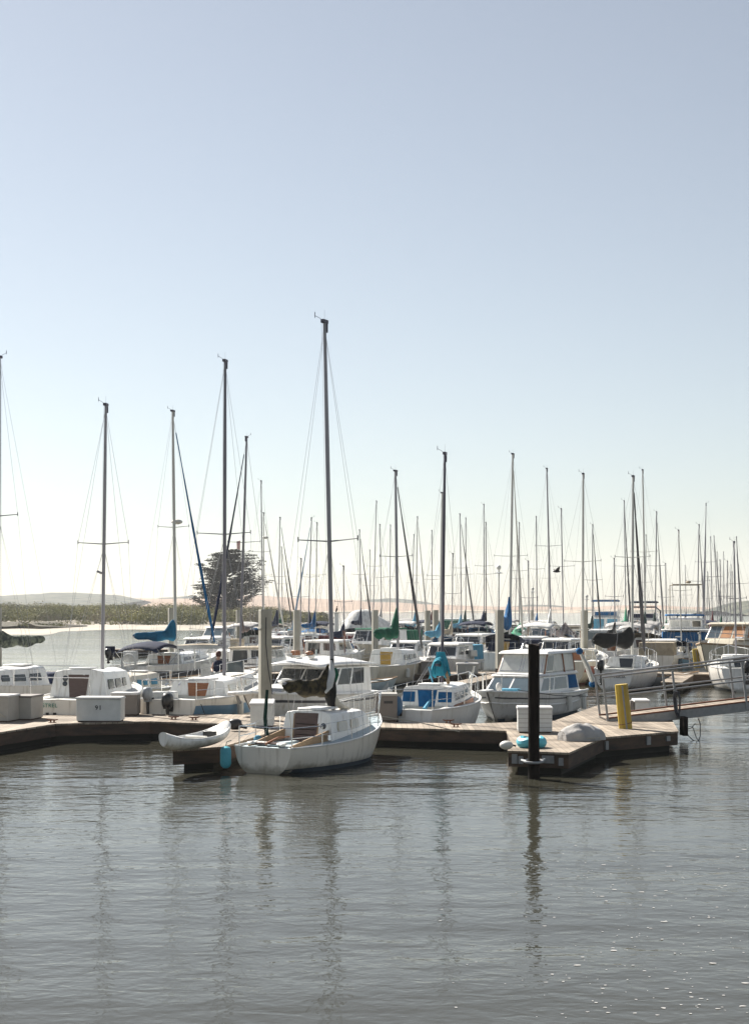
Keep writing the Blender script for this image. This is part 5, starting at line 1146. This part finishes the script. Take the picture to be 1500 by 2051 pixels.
def farmotor(label, px, D, hd, L, B, fb, cab, m='white', col=None, fly=None, canvas_=None, roof='white2', winm='glass', radararch=False):
    hr = R(hd); X = (px - 750) / F * D; t = thing('motor_boat', label, 'motor boat', (X - math.cos(hr) * L * .4, D - math.sin(hr) * L * .4, 0), hr, 'motor boats')
    h = Hull(L, B, fb * .85, fb * .9, fb * 1.15, tw=.88, tm=.4, rake=.8, full=.45, bp=2.6); h.build(t, m, stripe=col, band=(.08, .2), boot='anti', rail='white2', deck='white2', cockpit=(.3, L * .28, B * .38, .5))
    z = fb * .88; hw = cab
    block(t, 'cabin', 'white2', L * .28, L * .72, B * .42, B * .34, z, z + hw, .7, 0, .92, roof=roof, wins=[('S', .05, .3, .4, .9, winm), ('S', .35, .6, .4, .9, winm), ('S', .64, .86, .4, .9, winm), ('P', .1, .36, .4, .9, winm), ('P', .42, .68, .4, .9, winm), ('F', .06, .48, .35, .9, winm), ('F', .52, .94, .35, .9, winm), ('A', .1, .45, .1, .9, winm), ('A', .55, .9, .35, .9, winm)])
    if fly:
        z2 = z + hw + .09; block(t, 'flybridge', 'white2', L * .3, L * .58, B * .36, B * .3, z2, z2 + .55, .4, -.1, 1.0, wins=[('A', .1, .9, .2, .9, fly)])
        m_ = MB()
        for x in (L * .3, L * .5):
            for y in (-B * .33, B * .33): m_.tube([(x, y, z2 + .5), (x, y, z2 + 1.55)], .025, 6)
        m_.build('bimini_poles', 'steel', t)
        MB().box((L * .4, 0, z2 + 1.62), (L * .28, B * .76, .14)).build('bimini', fly, t, bevel=.06)
        MB().box((L * .4, 0, z2 + 1.72), (L * .26, B * .7, .1)).build('bimini_top', 'whitetarp', t, bevel=.04)
    if canvas_: block(t, 'cockpit_canvas', canvas_, .1, L * .29, B * .44, B * .42, z - .25, z + hw * .92, 0, .05, .97, bev=.03)
    pulpit(t, h, .6, .6)
    if radararch:
        m_ = MB(); m_.tube([(L * .2, -B * .45, z + .2), (L * .25, -B * .42, z + hw + .9), (L * .25, -B * .3, z + hw + 1.25), (L * .25, B * .3, z + hw + 1.25), (L * .25, B * .42, z + hw + .9), (L * .2, B * .45, z + .2)], .07, 8); m_.build('radar_arch', 'navy', t)
    return t, h, z
# blue canvas boat
t, h, z = farmotor('white wheelhouse boat with a broad royal blue stern curtain at right', 1369, 100, 82, 10, 3.5, 1.25, 1.35, canvas_=None)
block(t, 'stern_curtain', 'blue', .15, 2.7, 1.66, 1.6, .7, 2.02, 0, .05, .97, bev=.03); MB().box((1.4, 0, 2.16), (2.8, 3.2, .08)).build('cockpit_roof', 'white2', t, bevel=.02)
block(t, 'upper_house', 'white2', 2.0, 4.6, 1.15, 1.0, 2.2, 2.85, .3, 0, .95, roof='white2', wins=[('A', .06, .3, .25, .85, 'vinyl'), ('A', .38, .62, .25, .85, 'vinyl'), ('A', .7, .94, .25, .85, 'glass')])
MB().box((3.2, 0, 3.15), (2.2, 2.6, .12), 0, .95).build('blue_bimini', 'blue', t, bevel=.04); MB().tube([(2.2, -1.2, 2.8), (2.3, -1.2, 3.15)], .03, 6).build('bimini_pole', 'steel', t)
m = MB(); m.tube([(3.6, -1.0, 2.9), (3.6, -1.0, 5.2), (3.6, .95, 5.2), (3.6, .95, 2.9)], .035, 6); m.box((3.6, -.2, 5.25), (.9, 2.0, .06)); m.ell((3.6, -.3, 5.42), (.18, .18, .1)); m.build('radar_frame', 'tan', t)
# wooden cruiser at the right edge
def wooden():
    hd = 236; L = 12; d = Vector((math.cos(R(hd)), math.sin(R(hd)))); bx, by = (1404 - 750) / F * 76, 76
    t = thing('motor_cruiser', 'old cream cruiser with orange curtained windows at the right edge', 'motor boat', (bx - d.x * L, by - d.y * L, 0), R(hd), 'motor boats')
    h = Hull(L, 3.6, 1.2, 1.35, 1.75, tw=.8, tm=.45, rake=1.0, full=.5, bp=2.4); h.build(t, 'cream', boot='stripe', rail='teakgrey', deck='tan', railr=.05)
    block(t, 'trunk_cabin', 'cream', 3, 9.6, 1.4, .8, 1.35, 1.9, .6, 0, .93, bev=.08, wins=[('P', .62, .68, .3, .8, 'glass'), ('P', .76, .82, .3, .8, 'glass')])
    block(t, 'wheelhouse', 'cream', 3.2, 8.6, 1.38, 1.15, 1.85, 2.72, .8, 0, .9, bev=.06, roof='cream', over=.18, wins=[('F', .05, .32, .15, .85, 'glassb'), ('F', .37, .63, .15, .85, 'curtain'), ('F', .68, .95, .15, .85, 'curtain'),
        ('P', .05, .18, .15, .85, 'curtain'), ('P', .24, .42, .15, .85, 'curtain'), ('P', .48, .66, .15, .85, 'curtain'), ('P', .72, .9, .15, .85, 'vinyl')])
    for i, x in enumerate((8.4, 7.4)):
        p = h.pt(x / L, .3, 1); m = MB(); m.ell((p[0], p[1] + .0, p[2]), (.34, .05, .13)); m.build('oval_porthole', 'glass', t)
    MB().box((2.4, 1.0, 2.5), (1.6, .9, .9), 0, .9).build('black_canopy', 'black', t, bevel=.1); pulpit(t, h, .7, .6, r=.02)
wooden()
farmotor('flybridge boat with blue canopy trim far behind, left of its arched neighbour', 1213, 150, 80, 11, 3.8, 1.5, 1.4, fly='blue', canvas_=None, winm='ltblue')
farmotor('flybridge boat with dark arch far behind the black covered sailboat', 1290, 142, 80, 10.5, 3.6, 1.4, 1.3, fly='navy', radararch=True)
farmotor('low white motor boat with square windows left of the black covered sailboat', 1215, 108, 80, 9, 3.2, 1.1, 1.0, canvas_='glassb')
farmotor('white motor boat with raked blue windscreen behind the ketch at left', 466, 122, 236, 9.0, 3.2, 1.2, 1.0, winm='glassb', canvas_='blue')
farmotor('white sport fishing boat with open back behind the faded green tent', 1098, 106, 250, 8.5, 3.0, 1.3, 1.1, winm='glassb')
farmotor('low motor boat with tan canopy behind the white hardtop cruiser', 512, 72, 75, 7.5, 2.7, .95, .75, winm='glass', roof='tan')
farmotor('white trawler with green cockpit canopy beyond the piles in the middle', 915, 150, 80, 10, 3.6, 1.4, 1.3, canvas_='green', winm='glassb', roof='white2')
farmotor('brown sided motor boat with green canvas top behind the green sail cover', 768, 98, 246, 9.5, 3.2, 1.2, 1.15, m='cream', canvas_='green', roof='green', winm='glass')
farmotor('white motor boat half hidden beside the maroon covered sailboat', 1335, 135, 84, 9, 3.2, 1.2, 1.1, canvas_='grey')
farmotor('grey roofed motor boat far right below the hillside', 1448, 135, 80, 9, 3.2, 1.3, 1.1, canvas_='maroon')
farmotor('white motor boat behind the long blue sail cover', 955, 140, 80, 8.5, 3.2, 1.2, 1.2, canvas_='whitetarp')
farmotor('small white motor boat far behind the thin far pile', 1140, 145, 80, 8, 3.0, 1.1, 1.0, canvas_='tan')
rb = random.Random(31)
for (px, D, hd, L, cab, m_, cv, lab) in [
 (566, 93, 250, 7.5, .9, 'white', None, 'white cuddy cabin boat left of the pile beside the slanted jib'),
 (655, 86, 72, 7.8, .8, 'white', None, 'white cabin boat with open cockpit directly behind the tallest mast'),
 (905, 77, 252, 7.2, .85, 'white', 'ltblue', 'white cabin boat with pale blue canvas right of the tall dark mast'),
 (955, 97, 250, 8.0, 1.0, 'cream', None, 'cream cabin boat behind the navy dodger at right centre'),
 (1128, 86, 250, 7.6, .9, 'white', 'grey', 'white cabin boat with grey canvas behind the two-level cruiser'),
 (1325, 88, 72, 7.0, .8, 'white', 'tan', 'small white cabin boat right of the black sail cover'),
 (420, 90, 252, 7.6, .9, 'white', 'tan', 'white cabin boat with tan canvas under the furled blue jib'),
 (700, 100, 72, 8.0, 1.0, 'white', 'maroon', 'white cabin boat with maroon canvas left of the cream hulled green covered boats'),
 (1062, 92, 72, 7.4, .9, 'white', 'navy', 'white cabin boat with navy canvas above the black pile top'),
 (825, 84, 252, 7.0, .8, 'white', 'grey', 'grey canvassed cabin boat just left of the tall dark mast')]:
    t, h, z = farmotor(lab, px, D, hd, L, L * .34, .95, cab, m=m_, canvas_=cv); gear(t, h, L, L * .34, z, rb, 9)
for (px, tx, row, D, hd, L, cv, lab) in [
 (602, 603, 1120, 96, 72, 7.4, 'grey', 'white sailboat with grey cover and short thin mast right of the slanted jib pile'),
 (690, 688, 1135, 92, 72, 7.2, 'navy', 'white sailboat with navy cover and short thin mast right of the tallest mast'),
 (905, 907, 1110, 99, 72, 7.6, 'tan', 'white sailboat with tan cover and short thin mast right of the tall dark mast'),
 (1060, 1058, 1125, 98, 72, 7.6, 'whitetarp', 'white sailboat with white cover and short mast above the black pile'),
 (1232, 1230, 1120, 97, 72, 7.6, 'black', 'white sailboat with a black cover and short mast between the flybridge boats'),
 (1335, 1333, 1130, 112, 72, 7.8, 'green', 'white sailboat with green cover and short mast left of the blue canvas boat'),
 (1455, 1457, 1125, 108, 72, 8.0, 'navy', 'white sailboat with navy cover and short mast over the old cream cruiser')]:
    t, h, cb, z0 = generic(px, D, hd + rb.uniform(-5, 5), L, L * .33, lab, mast=(tx, row), cov=cv, mr=.05, ch=.5, boomh=.7, covr=(.14, .25), covrise=.5, dodger=rb.choice([None, 'navy', 'tan', 'blue'])); gear(t, h, L, L * .33, z0, rb, 9)
# tarpaulin covered motor boat far middle
def wrapped():
    D = 135; p = at(744, 1222, D); hr = R(230); L = 9; t = thing('covered_boat', 'motor boat wrapped in white tarpaulin beyond the green sail cover', 'covered boat', (p.x + 2.2, D + 2.5, 0), hr, 'motor boats')
    h = Hull(L, 3.2, 1.1, 1.2, 1.5, tw=.85, rake=.8); h.build(t, 'white', boot='anti', deck='white2'); rings = []
    for k in range(18):
        s = k / 17; x = lerp(.4, L * .9, s); hh = interp([(0, .7), (.2, 1.5), (.5, 2.5), (.7, 2.3), (.85, 1.0), (1, .25)], s); w2 = h.b(x / L) * .95
        rings.append([(x, math.cos(a) * w2 * (1 + .05 * noise.noise(Vector((x * 2, a * 2, 0)))), 1.15 + (math.sin(a) ** 1.2) * hh * (1 + .1 * noise.noise(Vector((x * 1.5, a * 3, 5))))) for a in [math.pi * j / 12 for j in range(13)]])
    MB().loft(rings).build('tarpaulin', 'whitetarp', t, smooth=45)
wrapped()
# inflatable tender and small things in the middle distance
def small_boat(label, px, D, hd, L, B, m, inner='deckgrey', ob=True):
    hr = R(hd); X = (px - 750) / F * D; t = thing('dinghy', label, 'dinghy', (X - math.cos(hr) * L / 2, D - math.sin(hr) * L / 2, 0), hr, 'small open dinghies')
    h = Hull(L, B, .42, .42, .6, tw=.8, rake=.3, draft=.15); h.build(t, m, boot=None, deck=inner, cockpit=(.25, L * .75, B * .36, .3))
    if ob: outboard(t, -.1, 0, .55, 'plastic', .9, 0, .6)
small_boat('dark blue dinghy with black outboard in front of the blue canvas boat', 1362, 88, 262, 3.4, 1.7, 'stripe')
small_boat('pale blue dinghy behind the nearest sailboat bow', 735, 62, 30, 3.0, 1.5, 'deckblue', ob=False)
small_boat('small grey tender tied behind the cream bowed boat at left', 300, 53.5, 70, 2.6, 1.3, 'engine', ob=False)
small_boat('low grey work float boat beside the black covered sailboat', 1330, 68, 15, 3.6, 1.4, 'engine', ob=False)

# ------------------------------------------------------------------ lamps, birds
def lamp_post(label, px, row, D, double=True):
    p = at(px, row, D); t = thing('lamp_post', label, 'lamp post', (p.x, D, 0), 0, 'dock lamp posts'); s = D / 150
    MB().tube([(0, 0, 0), (0, 0, p.z)], .06 * s, 8).build('pole', 'galv', t); m = MB(); m.loft([[(math.cos(a) * r, math.sin(a) * r, p.z + z) for a in [2 * math.pi * k / 12 for k in range(12)]] for z, r in ((-.55, .42), (-.5, .45), (-.42, .12))]); m.build('shade', 'engine', t)
    MB().ell((0, 0, p.z + .05), (.24, .24, .26)).build('globe', 'fender', t)
lamp_post('tallest dock lamp post, between the blue cover mast and its left neighbour', 999, 1138, 150)
lamp_post('small distant lamp post right of the pale mast pair', 1067, 1180, 250)
lamp_post('small distant lamp post left of the flybridge boats', 1175, 1195, 260)
def perched(label, px, row, D, s=1.0, onpost=None):
    p = at(px, row, D); t = thing('bird', label, 'bird', (p.x, D, p.z), R(-60), 'dark waterbirds perched high')
    rings = []
    for (x, z, r) in ((-.22, .02, .015), (-.12, .1, .06), (0, .2, .10), (.05, .32, .09), (.05, .42, .045), (.04, .5, .035), (.07, .55, .045), (.12, .555, .02), (.2, .545, .006)):
        rings.append([(x * s + .0, math.cos(a) * r * s, z * s + math.sin(a) * r * s * .9) for a in [2 * math.pi * k / 10 for k in range(10)]])
    MB().loft(rings).build('body', 'bird', t, smooth=60); MB().tube([(0, .03, .12 * s), (0, .03, 0)], .012, 5).build('leg', 'plastic', t); MB().tube([(0, -.03, .12 * s), (0, -.03, 0)], .012, 5).build('leg', 'plastic', t)
pp = at(674, 1228, 110); t = thing('navigation_post', 'white post carrying a dark bird right of the tallest mast', 'post', (pp.x, 110, 0))
MB().tube([(0, 0, 0), (0, 0, pp.z)], [.22, .17], 10).build('shaft', 'white2', t); MB().box((0, 0, pp.z), (.5, .5, .06)).build('cap', 'fender', t)
perched('dark bird on the white post right of the tallest mast', 674, 1227, 110, .85)
perched('left one of two dark birds on the blue canopy at right', 1357, 1238, 106, .6)
perched('right one of two dark birds on the blue canopy at right', 1373, 1238, 106, .7)
def gull():
    D = 85; p = at(1115, 1145, D); t = thing('flying_bird', 'dark bird flying between masts right of the thick grey mast', 'bird', p, R(20)); t.rotation_euler = (R(0), R(0), R(200))
    rings = [[(x, math.cos(a) * r, math.sin(a) * r) for a in [2 * math.pi * k / 8 for k in range(8)]] for x, r in ((-.25, .01), (-.15, .045), (0, .065), (.12, .05), (.2, .035), (.26, .01))]
    MB().loft(rings).build('body', 'bird', t, smooth=60)
    for sd_, ang in ((1, 62), (-1, 30)):
        q = []
        for k in range(7):
            s = k / 6; y = sd_ * .46 * s * math.cos(R(ang * (1 - .4 * s))); z = .46 * s * math.sin(R(ang * (1 - .4 * s))); c = .13 * (1 - s ** 2.5) + .01
            q.append([(-c, y, z), (0, y, z + .02), (c * .8, y, z)])
        o = MB().loft(q, caps=False, closed=False).build('wing', 'bird', t, smooth=60); o.modifiers.new('t', 'SOLIDIFY').thickness = .012
gull()

# ------------------------------------------------------------------ the air
def haze():
    m = bpy.data.materials.new('air'); m.use_nodes = True; n = m.node_tree; n.nodes.remove(n.nodes['Principled BSDF'])
    v = n.nodes.new('ShaderNodeVolumePrincipled'); v.inputs['Color'].default_value = (0.93, 0.96, 1, 1); v.inputs['Density'].default_value = 0.00016; v.inputs['Anisotropy'].default_value = 0.2
    n.links.new(v.outputs[0], n.nodes['Material Output'].inputs['Volume'])
    mb = MB(); mb.box((0, 1350, 45), (4200, 3300, 100)); tag(mb.build('haze', m, smooth=0), kind='stuff', label='thin pale haze over the estuary')
haze()
